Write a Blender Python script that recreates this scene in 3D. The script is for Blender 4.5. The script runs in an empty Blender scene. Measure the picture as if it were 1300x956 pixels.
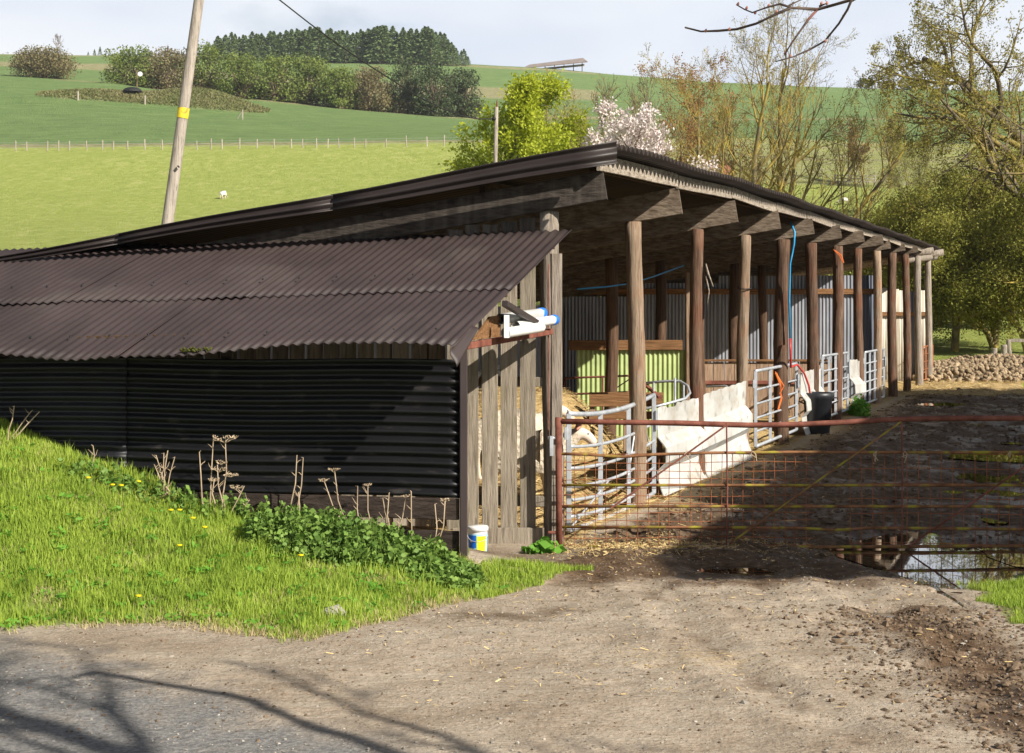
import bpy, bmesh, math, random
import numpy as np
from mathutils import Vector, Matrix
from math import pi, sin, cos, radians
R_ = np.random.default_rng(7)
random.seed(7)
scene = bpy.context.scene
# ------------------------------------------------------------------ camera
CAMZ = 2.2; F = 2000.0; HY = 390.0
cam_d = bpy.data.cameras.new('camera'); cam = bpy.data.objects.new('camera', cam_d)
scene.collection.objects.link(cam)
cam.location = (0, 0, CAMZ); cam.rotation_euler = (pi/2, 0, 0)
cam_d.lens = F/1300*36; cam_d.sensor_width = 36
cam_d.shift_y = -(478-HY)/1300
cam_d.clip_start = 0.1; cam_d.clip_end = 4000
scene.camera = cam
# ------------------------------------------------------------------ light
SUN = Vector((0.766, -0.643, 0.66)).normalized()      # towards the sun
elev = math.asin(SUN.z); azim = math.atan2(SUN.x, SUN.y)
world = bpy.data.worlds.new('World'); scene.world = world; world.use_nodes = True
nt = world.node_tree; nt.nodes.clear()
out = nt.nodes.new('ShaderNodeOutputWorld'); bg = nt.nodes.new('ShaderNodeBackground')
sky = nt.nodes.new('ShaderNodeTexSky'); sky.sky_type = 'NISHITA'; sky.sun_disc = False
sky.sun_elevation = elev; sky.sun_rotation = azim
tc = nt.nodes.new('ShaderNodeTexCoord'); mp = nt.nodes.new('ShaderNodeMapping')
mp.inputs['Scale'].default_value = (1, 1, 2.6)
n1 = nt.nodes.new('ShaderNodeTexNoise'); n1.inputs['Scale'].default_value = 4.2
n1.inputs['Detail'].default_value = 7; n1.inputs['Roughness'].default_value = .5
n2 = nt.nodes.new('ShaderNodeTexNoise'); n2.inputs['Scale'].default_value = 2.6
n2.inputs['Detail'].default_value = 4
cr = nt.nodes.new('ShaderNodeValToRGB')
cr.color_ramp.elements[0].position = .25; cr.color_ramp.elements[0].color = (0, 0, 0, 1)
cr.color_ramp.elements[1].position = .42; cr.color_ramp.elements[1].color = (1, 1, 1, 1)
cr2 = nt.nodes.new('ShaderNodeValToRGB')
cr2.color_ramp.elements[0].position = .32; cr2.color_ramp.elements[0].color = (6.6, 7.6, 9.4, 1)
cr2.color_ramp.elements[1].position = .62; cr2.color_ramp.elements[1].color = (10.6, 10.8, 11.0, 1)
mx = nt.nodes.new('ShaderNodeMixRGB')
L = nt.links.new
L(tc.outputs['Generated'], mp.inputs['Vector']); L(mp.outputs[0], n1.inputs['Vector']); L(mp.outputs[0], n2.inputs['Vector'])
L(n1.outputs['Fac'], cr.inputs[0]); L(n2.outputs['Fac'], cr2.inputs[0])
L(cr.outputs[0], mx.inputs[0]); L(sky.outputs[0], mx.inputs[1]); L(cr2.outputs[0], mx.inputs[2])
sx = nt.nodes.new('ShaderNodeSeparateXYZ'); L(tc.outputs['Generated'], sx.inputs[0])
mr = nt.nodes.new('ShaderNodeMapRange'); mr.interpolation_type = 'SMOOTHSTEP'; mr.inputs['From Min'].default_value = .16; mr.inputs['From Max'].default_value = .5; L(sx.outputs['Z'], mr.inputs[0])
hi = nt.nodes.new('ShaderNodeMixRGB'); hi.inputs[0].default_value = .5; L(sky.outputs[0], hi.inputs[1]); hi.inputs[2].default_value = (2.9, 2.9, 3.0, 1)   # thin grey cloud overhead
mz = nt.nodes.new('ShaderNodeMixRGB'); L(mr.outputs[0], mz.inputs[0]); L(mx.outputs[0], mz.inputs[1]); L(hi.outputs[0], mz.inputs[2])
L(mz.outputs[0], bg.inputs[0]); L(bg.outputs[0], out.inputs[0])
bg.inputs[1].default_value = 0.056
sun_d = bpy.data.lights.new('sun', 'SUN'); sun_d.energy = 5.0; sun_d.angle = radians(.5); sun_d.color = (1, .94, .84)
sun = bpy.data.objects.new('sun', sun_d); scene.collection.objects.link(sun)
sun.rotation_euler = (-SUN).to_track_quat('-Z', 'Y').to_euler(); sun.location = (20, -20, 30)
vs = scene.view_settings; vs.view_transform = 'Standard'; vs.look = 'None'; vs.gamma = 1; vs.exposure = 0.78
vs.use_curve_mapping = False
scene.cycles.max_bounces = 6; scene.cycles.transparent_max_bounces = 8

# ------------------------------------------------------------------ helpers
C = scene.collection
def at(px, py, Y): return Vector(((px-650)/F*Y, Y, CAMZ-(py-HY)/F*Y))
def tag(o, label=None, cat=None, group=None, kind=None):
    if label: o['label'] = label
    if cat: o['category'] = cat
    if group: o['group'] = group
    if kind: o['kind'] = kind
    return o
def thing(name, label, cat, loc=(0, 0, 0), rz=0, group=None):
    o = bpy.data.objects.new(name, None); C.objects.link(o); o.empty_display_size = .2
    o.location = loc; o.rotation_euler = (0, 0, rz)
    return tag(o, label, cat, group)
def copy_tree(o, parent=None):
    c = o.copy(); C.objects.link(c); c.parent = parent
    for ch in KIDS.get(o.name, []):
        k = copy_tree(ch, c); KIDS.setdefault(c.name, []).append(k)
    return c
KIDS = {}
def np_mesh(name, V, Fc, smooth=False):
    """V (n,3); Fc list of arrays (m,k)"""
    me = bpy.data.meshes.new(name)
    V = np.asarray(V, dtype=np.float32)
    me.vertices.add(len(V)); me.vertices.foreach_set('co', V.ravel())
    if not isinstance(Fc, (list, tuple)): Fc = [Fc]
    Fc = [np.asarray(f, dtype=np.int32) for f in Fc if len(f)]
    nl = sum(f.size for f in Fc); nf = sum(len(f) for f in Fc)
    me.loops.add(nl); me.polygons.add(nf)
    me.loops.foreach_set('vertex_index', np.concatenate([f.ravel() for f in Fc]))
    tot = np.concatenate([np.full(len(f), f.shape[1], dtype=np.int32) for f in Fc])
    st = np.concatenate([[0], np.cumsum(tot)[:-1]]).astype(np.int32)
    me.polygons.foreach_set('loop_start', st); me.polygons.foreach_set('loop_total', tot)
    me.polygons.foreach_set('use_smooth', np.full(nf, bool(smooth)))
    me.update(calc_edges=True)
    return me
class MB:
    def __init__(s): s.V = []; s.Q = []; s.T = []; s.N = []; s.n = 0
    def add(s, V, faces):
        V = np.asarray(V, dtype=float).reshape(-1, 3); b = s.n; s.V.append(V); s.n += len(V)
        for f in faces:
            f = [i+b for i in f]
            (s.Q if len(f) == 4 else s.T if len(f) == 3 else s.N).append(f)
        return s
    def addq(s, V, Q):
        V = np.asarray(V, dtype=float).reshape(-1, 3); b = s.n; s.V.append(V); s.n += len(V)
        s.Q.extend((np.asarray(Q)+b).tolist()); return s
    def box(s, c, size, ax=None, jit=0):
        c = np.array(c, float); h = np.array(size, float)/2
        A = np.eye(3) if ax is None else np.array(ax, float)
        k = [(-1,-1,-1),(1,-1,-1),(1,1,-1),(-1,1,-1),(-1,-1,1),(1,-1,1),(1,1,1),(-1,1,1)]
        V = [c + sum(A[i]*h[i]*q[i] for i in range(3)) for q in k]
        if jit: V = [v+np.array([random.uniform(-jit, jit) for _ in range(3)]) for v in V]
        return s.add(V, [(0,3,2,1),(4,5,6,7),(0,1,5,4),(1,2,6,5),(2,3,7,6),(3,0,4,7)])
    def beam(s, p0, p1, w, h, up=(0, 0, 1), jit=0, segs=1, warp=0):
        """w across, h along 'up'; bevelled slightly"""
        p0 = np.array(p0, float); p1 = np.array(p1, float); d = p1-p0; Ln = np.linalg.norm(d); d = d/Ln
        u = np.array(up, float); u -= d*u.dot(d); u /= np.linalg.norm(u); x = np.cross(d, u)
        b = min(w, h)*.10
        prof = [(-w/2+b, -h/2), (w/2-b, -h/2), (w/2, -h/2+b), (w/2, h/2-b), (w/2-b, h/2), (-w/2+b, h/2), (-w/2, h/2-b), (-w/2, -h/2+b)]
        V = []
        for i in range(segs+1):
            t = i/segs
            off = (x*random.uniform(-1, 1)+u*random.uniform(-1, 1))*warp if 0 < i < segs else 0
            for a, q in prof: V.append(p0+d*Ln*t+x*a+u*q+off)
        Q = []
        for i in range(segs):
            for j in range(8): Q.append((i*8+j, i*8+(j+1) % 8, (i+1)*8+(j+1) % 8, (i+1)*8+j))
        Q.append(tuple(range(7, -1, -1))); Q.append(tuple(segs*8+j for j in range(8)))
        return s.add(V, Q)
    def tube(s, pts, rad, n=8, caps=True, lump=0):
        P = np.array(pts, float); m = len(P)
        r = np.full(m, rad, float) if np.isscalar(rad) else np.array(rad, float)
        T = np.gradient(P, axis=0); T /= np.maximum(np.linalg.norm(T, axis=1)[:, None], 1e-9)
        ref = np.array([0, 0, 1.]) if abs(T[0][2]) < .8 else np.array([1., 0, 0])
        A = np.cross(T, ref); nn = np.linalg.norm(A, axis=1)[:, None]; A = A/np.maximum(nn, 1e-6); B = np.cross(T, A)
        th = np.arange(n)/n*2*pi
        rr = r[:, None]*np.ones((1, n))
        if lump: rr = rr*(1+lump*R_.normal(size=(m, n)))
        V = P[:, None, :]+(A[:, None, :]*np.cos(th)[None, :, None]+B[:, None, :]*np.sin(th)[None, :, None])*rr[:, :, None]
        i = np.arange(m-1)[:, None]*n; j = np.arange(n)[None, :]; j2 = (j+1) % n
        Q = np.stack([i+j, i+n+j, i+n+j2, i+j2], -1).reshape(-1, 4)
        b = s.n; s.V.append(V.reshape(-1, 3)); s.n += m*n
        s.Q.extend((Q+b).tolist())
        if caps:
            s.N.append([b+k for k in range(n)]); s.N.append([b+(m-1)*n+k for k in range(n-1, -1, -1)])
        return s
    def lathe(s, c, prof, n=24, top=False, bottom=True):
        c = np.array(c, float); V = []
        for r, z in prof:
            for k in range(n): V.append(c+np.array([r*cos(2*pi*k/n), r*sin(2*pi*k/n), z]))
        Q = [(i*n+k, i*n+(k+1) % n, (i+1)*n+(k+1) % n, (i+1)*n+k) for i in range(len(prof)-1) for k in range(n)]
        if bottom: Q.append(tuple(range(n-1, -1, -1)))
        if top: Q.append(tuple((len(prof)-1)*n+k for k in range(n)))
        return s.add(V, Q)
    def grid(s, V):
        V = np.asarray(V, float); m, n = V.shape[:2]
        i = np.arange(m-1)[:, None]*n; j = np.arange(n-1)[None, :]
        Q = np.stack([i+j, i+j+1, i+n+j+1, i+n+j], -1).reshape(-1, 4)
        return s.addq(V.reshape(-1, 3), Q)
    def build(s, name, mat, parent=None, smooth=False, origin=None, solid=0):
        V = np.concatenate(s.V) if s.V else np.zeros((0, 3))
        if origin is None: origin = np.array(parent.location) if parent is not None else V.mean(0)*[1, 1, 0]+[0, 0, V[:, 2].min()]
        if origin is False: origin = np.zeros(3)
        V = V-np.array(origin)
        fs = [np.array(s.Q, dtype=np.int32).reshape(-1, 4), np.array(s.T, dtype=np.int32).reshape(-1, 3)]
        for k in set(len(f) for f in s.N): fs.append(np.array([f for f in s.N if len(f) == k], dtype=np.int32))
        me = np_mesh(name, V, [f for f in fs if len(f)], smooth)
        me.materials.append(mat)
        o = bpy.data.objects.new(name, me); C.objects.link(o)
        if parent is not None: o.parent = parent; KIDS.setdefault(parent.name, []).append(o)
        else: o.location = origin
        if solid:
            m = o.modifiers.new('solid', 'SOLIDIFY'); m.thickness = solid; m.offset = 0
        return o
def corr(c00, c10, c11, c01, pitch, amp, nb=2, sag=None, sub=8, phase=0, trap=False):
    """grid: waves along c00->c10, ribs along c00->c01"""
    c00, c10, c11, c01 = [np.array(c, float) for c in (c00, c10, c11, c01)]
    Ln = np.linalg.norm(c10-c00); na = max(2, int(Ln/pitch*sub))
    a = np.linspace(0, 1, na+1)[None, :, None]; b = np.linspace(0, 1, nb+1)[:, None, None]
    P = (c00*(1-a)+c10*a)*(1-b)+(c01*(1-a)+c11*a)*b
    nrm = np.cross(c10-c00, c01-c00); nrm /= np.linalg.norm(nrm)
    w = np.sin(2*pi*a*Ln/pitch+phase)
    if trap: w = np.clip(w*2.2, -1, 1)
    P = P+nrm*amp*w
    if sag is not None: P = P+sag(a, b)
    return P
# ------------------------------------------------------------------ materials
def lin(*c): return tuple(c)+(1,)
def M(name, ramp, scale=4, stretch=(1, 1, 1), rough=.85, bump=.3, bdist=.01, spec=.3, metal=0, detail=6, coord='Object',
      spots=None, island=0, rnd=0, bscale=None, nrough=.6, spots2=None, wave=None):
    m = bpy.data.materials.new(name); m.use_nodes = True; nt = m.node_tree; N = nt.nodes.new; L = nt.links.new
    p = nt.nodes['Principled BSDF']
    p.inputs['Roughness'].default_value = rough; p.inputs['Metallic'].default_value = metal
    p.inputs['Specular IOR Level'].default_value = spec
    tc = N('ShaderNodeTexCoord'); mp = N('ShaderNodeMapping'); mp.inputs['Scale'].default_value = stretch
    L(tc.outputs[coord], mp.inputs[0])
    if rnd:
        oi = N('ShaderNodeObjectInfo'); cm = N('ShaderNodeCombineXYZ')
        ml = N('ShaderNodeMath'); ml.operation = 'MULTIPLY'; ml.inputs[1].default_value = 37
        L(oi.outputs['Random'], ml.inputs[0])
        for i in range(3): L(ml.outputs[0], cm.inputs[i])
        L(cm.outputs[0], mp.inputs['Location'])
    n = N('ShaderNodeTexNoise'); n.inputs['Scale'].default_value = scale; n.inputs['Detail'].default_value = detail; n.inputs['Roughness'].default_value = nrough
    L(mp.outputs[0], n.inputs['Vector'])
    r = N('ShaderNodeValToRGB'); els = r.color_ramp.elements
    while len(els) < len(ramp): els.new(.5)
    for e, (pos, col) in zip(els, ramp): e.position = pos; e.color = lin(*col)
    L(n.outputs['Fac'], r.inputs[0]); col = r.outputs[0]
    def overlay(col, sp):
        sc, lo, hi, c, fac = sp[:5]
        n2 = N('ShaderNodeTexNoise'); n2.inputs['Scale'].default_value = sc; n2.inputs['Detail'].default_value = 5
        if len(sp) > 5:
            mp2 = N('ShaderNodeMapping'); mp2.inputs['Scale'].default_value = sp[5]; L(tc.outputs[coord], mp2.inputs[0]); L(mp2.outputs[0], n2.inputs['Vector'])
        else: L(tc.outputs[coord], n2.inputs['Vector'])
        rr = N('ShaderNodeMapRange'); rr.inputs['From Min'].default_value = lo; rr.inputs['From Max'].default_value = hi; rr.inputs['To Max'].default_value = fac
        L(n2.outputs['Fac'], rr.inputs[0])
        mx = N('ShaderNodeMixRGB'); L(rr.outputs[0], mx.inputs[0]); L(col, mx.inputs[1]); mx.inputs[2].default_value = lin(*c)
        return mx.outputs[0]
    if spots: col = overlay(col, spots)
    if spots2: col = overlay(col, spots2)
    if rnd or island:
        hs = N('ShaderNodeHueSaturation'); mr = N('ShaderNodeMapRange')
        k = rnd or island
        mr.inputs['To Min'].default_value = 1-k; mr.inputs['To Max'].default_value = 1+k
        if island:
            g = N('ShaderNodeNewGeometry'); L(g.outputs['Random Per Island'], mr.inputs[0])
        else: L(oi.outputs['Random'], mr.inputs[0])
        L(mr.outputs[0], hs.inputs['Value']); L(col, hs.inputs['Color']); col = hs.outputs[0]
    L(col, p.inputs['Base Color'])
    if bump:
        n3 = n
        if bscale:
            n3 = N('ShaderNodeTexNoise'); n3.inputs['Scale'].default_value = bscale; n3.inputs['Detail'].default_value = 6; L(mp.outputs[0], n3.inputs['Vector'])
        b = N('ShaderNodeBump'); b.inputs['Strength'].default_value = bump; b.inputs['Distance'].default_value = bdist
        L(n3.outputs['Fac'], b.inputs['Height']); L(b.outputs[0], p.inputs['Normal'])
    return m
def leaf(name, a, b, trans=.35, rough=.6, c=None, sc=.6):
    """leaf: colour varies per leaf and per clump; part of the light passes through"""
    m = bpy.data.materials.new(name); m.use_nodes = True; nt = m.node_tree; N = nt.nodes.new; L = nt.links.new
    p = nt.nodes['Principled BSDF']; p.inputs['Roughness'].default_value = rough; p.inputs['Specular IOR Level'].default_value = .25
    g = N('ShaderNodeNewGeometry'); r = N('ShaderNodeValToRGB'); els = r.color_ramp.elements
    els[0].color = lin(*a); els[1].color = lin(*b)
    if c: e = els.new(.85); e.color = lin(*b); els[2].color = lin(*c)
    tc = N('ShaderNodeTexCoord'); n = N('ShaderNodeTexNoise'); n.inputs['Scale'].default_value = sc; n.inputs['Detail'].default_value = 2
    L(tc.outputs['Object'], n.inputs['Vector'])
    mr = N('ShaderNodeMapRange'); mr.inputs['From Min'].default_value = .3; mr.inputs['From Max'].default_value = .7
    L(n.outputs['Fac'], mr.inputs[0])
    mm = N('ShaderNodeMix'); mm.inputs[0].default_value = .45
    L(g.outputs['Random Per Island'], mm.inputs[2]); L(mr.outputs[0], mm.inputs[3])
    L(mm.outputs[0], r.inputs[0])
    L(r.outputs[0], p.inputs['Base Color'])
    t = N('ShaderNodeBsdfTranslucent'); L(r.outputs[0], t.inputs[0])
    ms = N('ShaderNodeMixShader'); ms.inputs[0].default_value = trans
    L(p.outputs[0], ms.inputs[1]); L(t.outputs[0], ms.inputs[2]); L(ms.outputs[0], nt.nodes['Material Output'].inputs[0])
    return m
def wood(name, dark, light, axis='Z', rough=.85, scale=3, rnd=.15, spots=None, bump=1, bd=.02):
    s = {'Z': (9, 9, .7), 'X': (.7, 9, 9), 'Y': (9, .7, 9)}[axis]
    mid = tuple((x+y)/2 for x, y in zip(dark, light))
    return M(name, [(.28, tuple(d*.45 for d in dark)), (.42, dark), (.55, mid), (.72, light)], scale=scale, stretch=s, rough=rough, rnd=rnd, bump=bump, bdist=bd, detail=9, nrough=.72, spec=.2, spots=spots, spots2=(6, .59, .63, tuple(d*.35 for d in dark), .5, tuple(a*.55 for a in s)))
m_post_tan = wood('post tan', (.21, .145, .095), (.36, .275, .20), spots=(2.5, .5, .7, (.30, .13, .06), .5))
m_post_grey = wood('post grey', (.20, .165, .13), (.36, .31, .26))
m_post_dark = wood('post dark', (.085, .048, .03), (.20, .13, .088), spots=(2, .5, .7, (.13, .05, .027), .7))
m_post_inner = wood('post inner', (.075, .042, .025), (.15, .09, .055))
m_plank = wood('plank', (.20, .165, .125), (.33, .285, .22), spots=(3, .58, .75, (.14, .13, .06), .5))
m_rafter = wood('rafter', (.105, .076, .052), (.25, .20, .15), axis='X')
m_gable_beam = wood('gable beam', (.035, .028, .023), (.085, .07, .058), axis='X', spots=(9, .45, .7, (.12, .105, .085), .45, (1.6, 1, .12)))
m_gable_plank = wood('gable plank', (.05, .042, .036), (.10, .088, .075))  # weathered plank wood, darkened further with overhang shade put into the colour
m_fascia = wood('fascia', (.24, .195, .15), (.46, .40, .33), axis='Y')
m_purlin = wood('purlin', (.06, .036, .02), (.13, .08, .048), axis='Y')
m_rail = wood('rail', (.16, .08, .034), (.30, .16, .072), axis='X')
m_board = wood('board', (.26, .17, .11), (.40, .29, .20))
m_dark_timber = wood('dark timber', (.035, .025, .02), (.075, .055, .045), axis='X')
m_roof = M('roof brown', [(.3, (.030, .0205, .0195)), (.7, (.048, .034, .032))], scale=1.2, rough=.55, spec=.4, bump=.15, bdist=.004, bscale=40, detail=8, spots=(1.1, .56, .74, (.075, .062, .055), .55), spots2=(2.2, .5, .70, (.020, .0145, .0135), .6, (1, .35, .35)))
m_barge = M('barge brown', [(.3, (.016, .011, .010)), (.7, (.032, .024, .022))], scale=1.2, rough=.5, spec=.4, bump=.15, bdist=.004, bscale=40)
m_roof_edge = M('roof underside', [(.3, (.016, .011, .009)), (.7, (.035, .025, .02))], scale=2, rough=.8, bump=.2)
m_black = M('black sheet', [(.3, (.0035, .0035, .0045)), (.7, (.0095, .009, .010))], scale=1.5, rough=.45, spec=.38, bump=.1, bdist=.004, bscale=25, spots=(5, .6, .72, (.06, .052, .046), .5, (1, 1, 3)))
m_black2 = M('black sheet worn', [(.3, (.008, .008, .010)), (.7, (.018, .018, .021))], scale=1.5, rough=.5, spec=.4, bump=.1, bdist=.004, bscale=25, spots=(4, .62, .75, (.07, .06, .05), .6))
m_galv = M('galvanised sheet', [(.3, (.15, .16, .185)), (.7, (.30, .31, .34))], scale=2, stretch=(4, 4, .5), rough=.5, metal=.15, spec=.5, bump=.1, spots=(3, .6, .8, (.20, .12, .07), .5, (4, 4, .4)))
m_galv_blue = M('grey blue sheet', [(.3, (.085, .10, .14)), (.7, (.13, .15, .19))], scale=2, stretch=(4, 4, .5), rough=.6, bump=.1)
m_cream = M('cream sheet', [(.3, (.46, .42, .34)), (.7, (.60, .56, .47))], scale=1.5, stretch=(4, 4, .5), rough=.6, bump=.1, spots=(2, .55, .7, (.26, .17, .09), .6, (5, 5, .4)))
m_green = M('green sheet', [(.3, (.27, .34, .13)), (.7, (.40, .47, .20))], scale=2, rough=.5, bump=.05, spots=(3, .55, .8, (.14, .17, .08), .7))
m_steel = M('galvanised tube', [(.3, (.34, .36, .39)), (.7, (.55, .57, .60))], scale=8, rough=.42, metal=.35, spec=.5, bump=.05, spots=(9, .62, .75, (.25, .18, .12), .6))
m_rust = M('rusty red tube', [(.35, (.10, .03, .018)), (.6, (.21, .075, .05)), (.75, (.29, .14, .10))], scale=7, rough=.8, bump=.4, bdist=.003, bscale=60)
m_rust_y = M('rusty tube with lichen', [(.35, (.10, .045, .02)), (.55, (.22, .10, .045)), (.72, (.26, .13, .07))], scale=6, rough=.9, bump=.5, bdist=.004, bscale=60, spots=(5, .5, .6, (.30, .26, .03), .9))
m_wire = M('rusty wire', [(.35, (.20, .06, .025)), (.7, (.42, .16, .065))], scale=5, rough=.9, bump=0)
m_white = M('white barrier', [(.3, (.36, .35, .325)), (.65, (.54, .535, .51))], scale=1.5, rough=.7, bump=.2, bdist=.004, spots=(2.2, .48, .7, (.30, .25, .18), .6, (1, 1, 2.5)), spots2=(5, .58, .68, (.16, .13, .10), .6))
m_pvc = M('white plastic', [(.3, (.66, .65, .62)), (.7, (.78, .77, .75))], scale=6, rough=.4, bump=0, spec=.5)
m_grey_pvc = M('grey plastic', [(.3, (.36, .36, .35)), (.7, (.45, .45, .44))], scale=6, rough=.45, bump=0, spec=.5)
m_blue = M('blue plastic', [(.3, (.01, .12, .55)), (.7, (.02, .18, .68))], scale=6, rough=.4, bump=0)
m_yellow = M('yellow label', [(.3, (.75, .72, .01)), (.7, (.82, .80, .02))], scale=9, rough=.5, bump=0)
m_ltblue = M('light blue label', [(.3, (.30, .62, .80)), (.7, (.36, .68, .85))], scale=9, rough=.5, bump=0)
m_black_pl = M('black plastic', [(.3, (.010, .011, .014)), (.7, (.022, .023, .028))], scale=7, rough=.45, bump=.1, bdist=.003, spec=.5, spots=(4, .55, .75, (.06, .05, .04), .5))
m_hose_blue = M('blue hose', [(.3, (.02, .22, .45)), (.7, (.04, .32, .6))], scale=9, rough=.4, bump=0)
m_hose_red = M('red hose', [(.3, (.45, .03, .03)), (.7, (.6, .06, .05))], scale=9, rough=.4, bump=0)
m_orange = M('orange twine', [(.3, (.6, .12, .02)), (.7, (.75, .2, .04))], scale=9, rough=.7, bump=0)
m_pole = wood('pole', (.26, .22, .18), (.42, .37, .31), scale=2)
m_yellow_band = M('yellow band', [(.4, (.70, .52, .03)), (.5, (.80, .62, .04)), (.62, (.35, .25, .05))], scale=9, rough=.5, bump=0)
m_bark = M('bark', [(.3, (.06, .045, .03)), (.7, (.16, .13, .09))], scale=3, stretch=(3, 3, .6), rough=.95, bump=.6, spots=(1.5, .48, .62, (.26, .20, .04), .85))
m_bark_y = M('lichen bark', [(.3, (.10, .08, .045)), (.7, (.24, .19, .10))], scale=3, stretch=(3, 3, .8), rough=.95, bump=.4, spots=(1.2, .42, .58, (.36, .27, .05), .9))
m_bark_d = M('dark bark', [(.3, (.045, .03, .025)), (.7, (.11, .08, .06))], scale=6, rough=.9, bump=.5, spots=(9, .6, .7, (.30, .10, .08), .5))
m_bark_br = M('brown twig bark', [(.3, (.10, .07, .045)), (.7, (.20, .15, .10))], scale=2, rough=.95, bump=0)
m_stalk = M('dead stalk', [(.3, (.30, .22, .14)), (.7, (.50, .39, .27))], scale=9, rough=.9, bump=0)
m_wool = M('wool', [(.3, (.46, .38, .28)), (.7, (.66, .58, .46))], scale=7, rough=.95, bump=1, bdist=.03, bscale=26, spots=(3, .55, .75, (.28, .17, .09), .6))
m_wool_far = M('far wool', [(.3, (.6, .56, .48)), (.7, (.75, .71, .63))], scale=5, rough=.95, bump=.5)
m_face = M('sheep face', [(.3, (.60, .46, .36)), (.7, (.72, .62, .52))], scale=5, rough=.8, bump=0)
m_ear = M('sheep ear', [(.3, (.30, .10, .06)), (.7, (.5, .25, .18))], scale=8, rough=.8, bump=0)
m_dark = M('near black', [(.3, (.008, .008, .008)), (.7, (.02, .02, .02))], scale=4, rough=.7, bump=0)
m_root = M('beet', [(.3, (.14, .09, .05)), (.7, (.40, .31, .19))], scale=7, rough=.85, bump=.4, rnd=.25)
m_root_i = M('beet pile', [(.3, (.14, .09, .05)), (.7, (.38, .29, .18))], scale=7, rough=.85, bump=.4, island=.3)
m_stone = M('stone', [(.3, (.19, .17, .14)), (.7, (.36, .33, .28))], scale=9, rough=.9, bump=.3, island=.35)
m_clod = M('clod', [(.3, (.09, .06, .036)), (.7, (.19, .135, .088))], scale=9, rough=.95, bump=.5, island=.3)
m_straw_i = M('straw stalks', [(.3, (.42, .30, .12)), (.7, (.66, .50, .24))], scale=9, rough=.8, bump=0, island=.35)
m_flower = M('dandelion yellow', [(.3, (.75, .55, .01)), (.7, (.85, .68, .02))], scale=9, rough=.7, bump=0)
m_brick = M('brick', [(.35, (.36, .15, .09)), (.65, (.48, .23, .14))], scale=6, rough=.9, bump=.3)
m_roof_far = M('far barn roof', [(.3, (.20, .16, .14)), (.7, (.30, .25, .22))], scale=.5, rough=.9, bump=0)
m_far_post = wood('far post', (.30, .26, .20), (.46, .41, .34))
m_moss = leaf('moss', (.05, .06, .01), (.12, .12, .02), sc=5)
l_grass = leaf('grass blades', (.20, .31, .035), (.43, .54, .085), .45, c=(.66, .60, .28), sc=2.2)
l_nettle = leaf('nettle leaf', (.085, .17, .03), (.24, .36, .075), .3, sc=3)
l_green = leaf('bright green leaf', (.10, .26, .03), (.2, .42, .05), .4, sc=3)
l_yel = leaf('yellow green leaf', (.28, .34, .015), (.52, .56, .05), .45, sc=.8)
l_hedge = leaf('hedge leaf', (.08, .12, .025), (.26, .31, .07), .3, sc=.25)
l_hedge_b = leaf('brown hedge leaf', (.13, .12, .05), (.27, .22, .11), .3, sc=.25)
l_hedge_d = leaf('dark hedge leaf', (.045, .07, .03), (.12, .15, .065), .25, sc=.25)
l_con = leaf('conifer needles', (.075, .12, .045), (.21, .27, .10), .15, sc=.2)
l_olive = leaf('olive leaf', (.15, .16, .02), (.35, .34, .07), .5, sc=.35, c=(.50, .47, .13))
l_ylw = leaf('bud leaf', (.22, .20, .05), (.38, .34, .10), .4, sc=.6)
l_oak = leaf('oak flower leaf', (.17, .15, .025), (.38, .33, .07), .4, sc=.6)
l_orange = leaf('copper leaf', (.22, .10, .035), (.42, .22, .09), .4, sc=.6)
l_blossom = leaf('blossom', (.62, .50, .46), (.80, .74, .72), .3, sc=.8)
l_rough = leaf('rough grass', (.10, .14, .03), (.28, .24, .12), .3, sc=.1)

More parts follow.
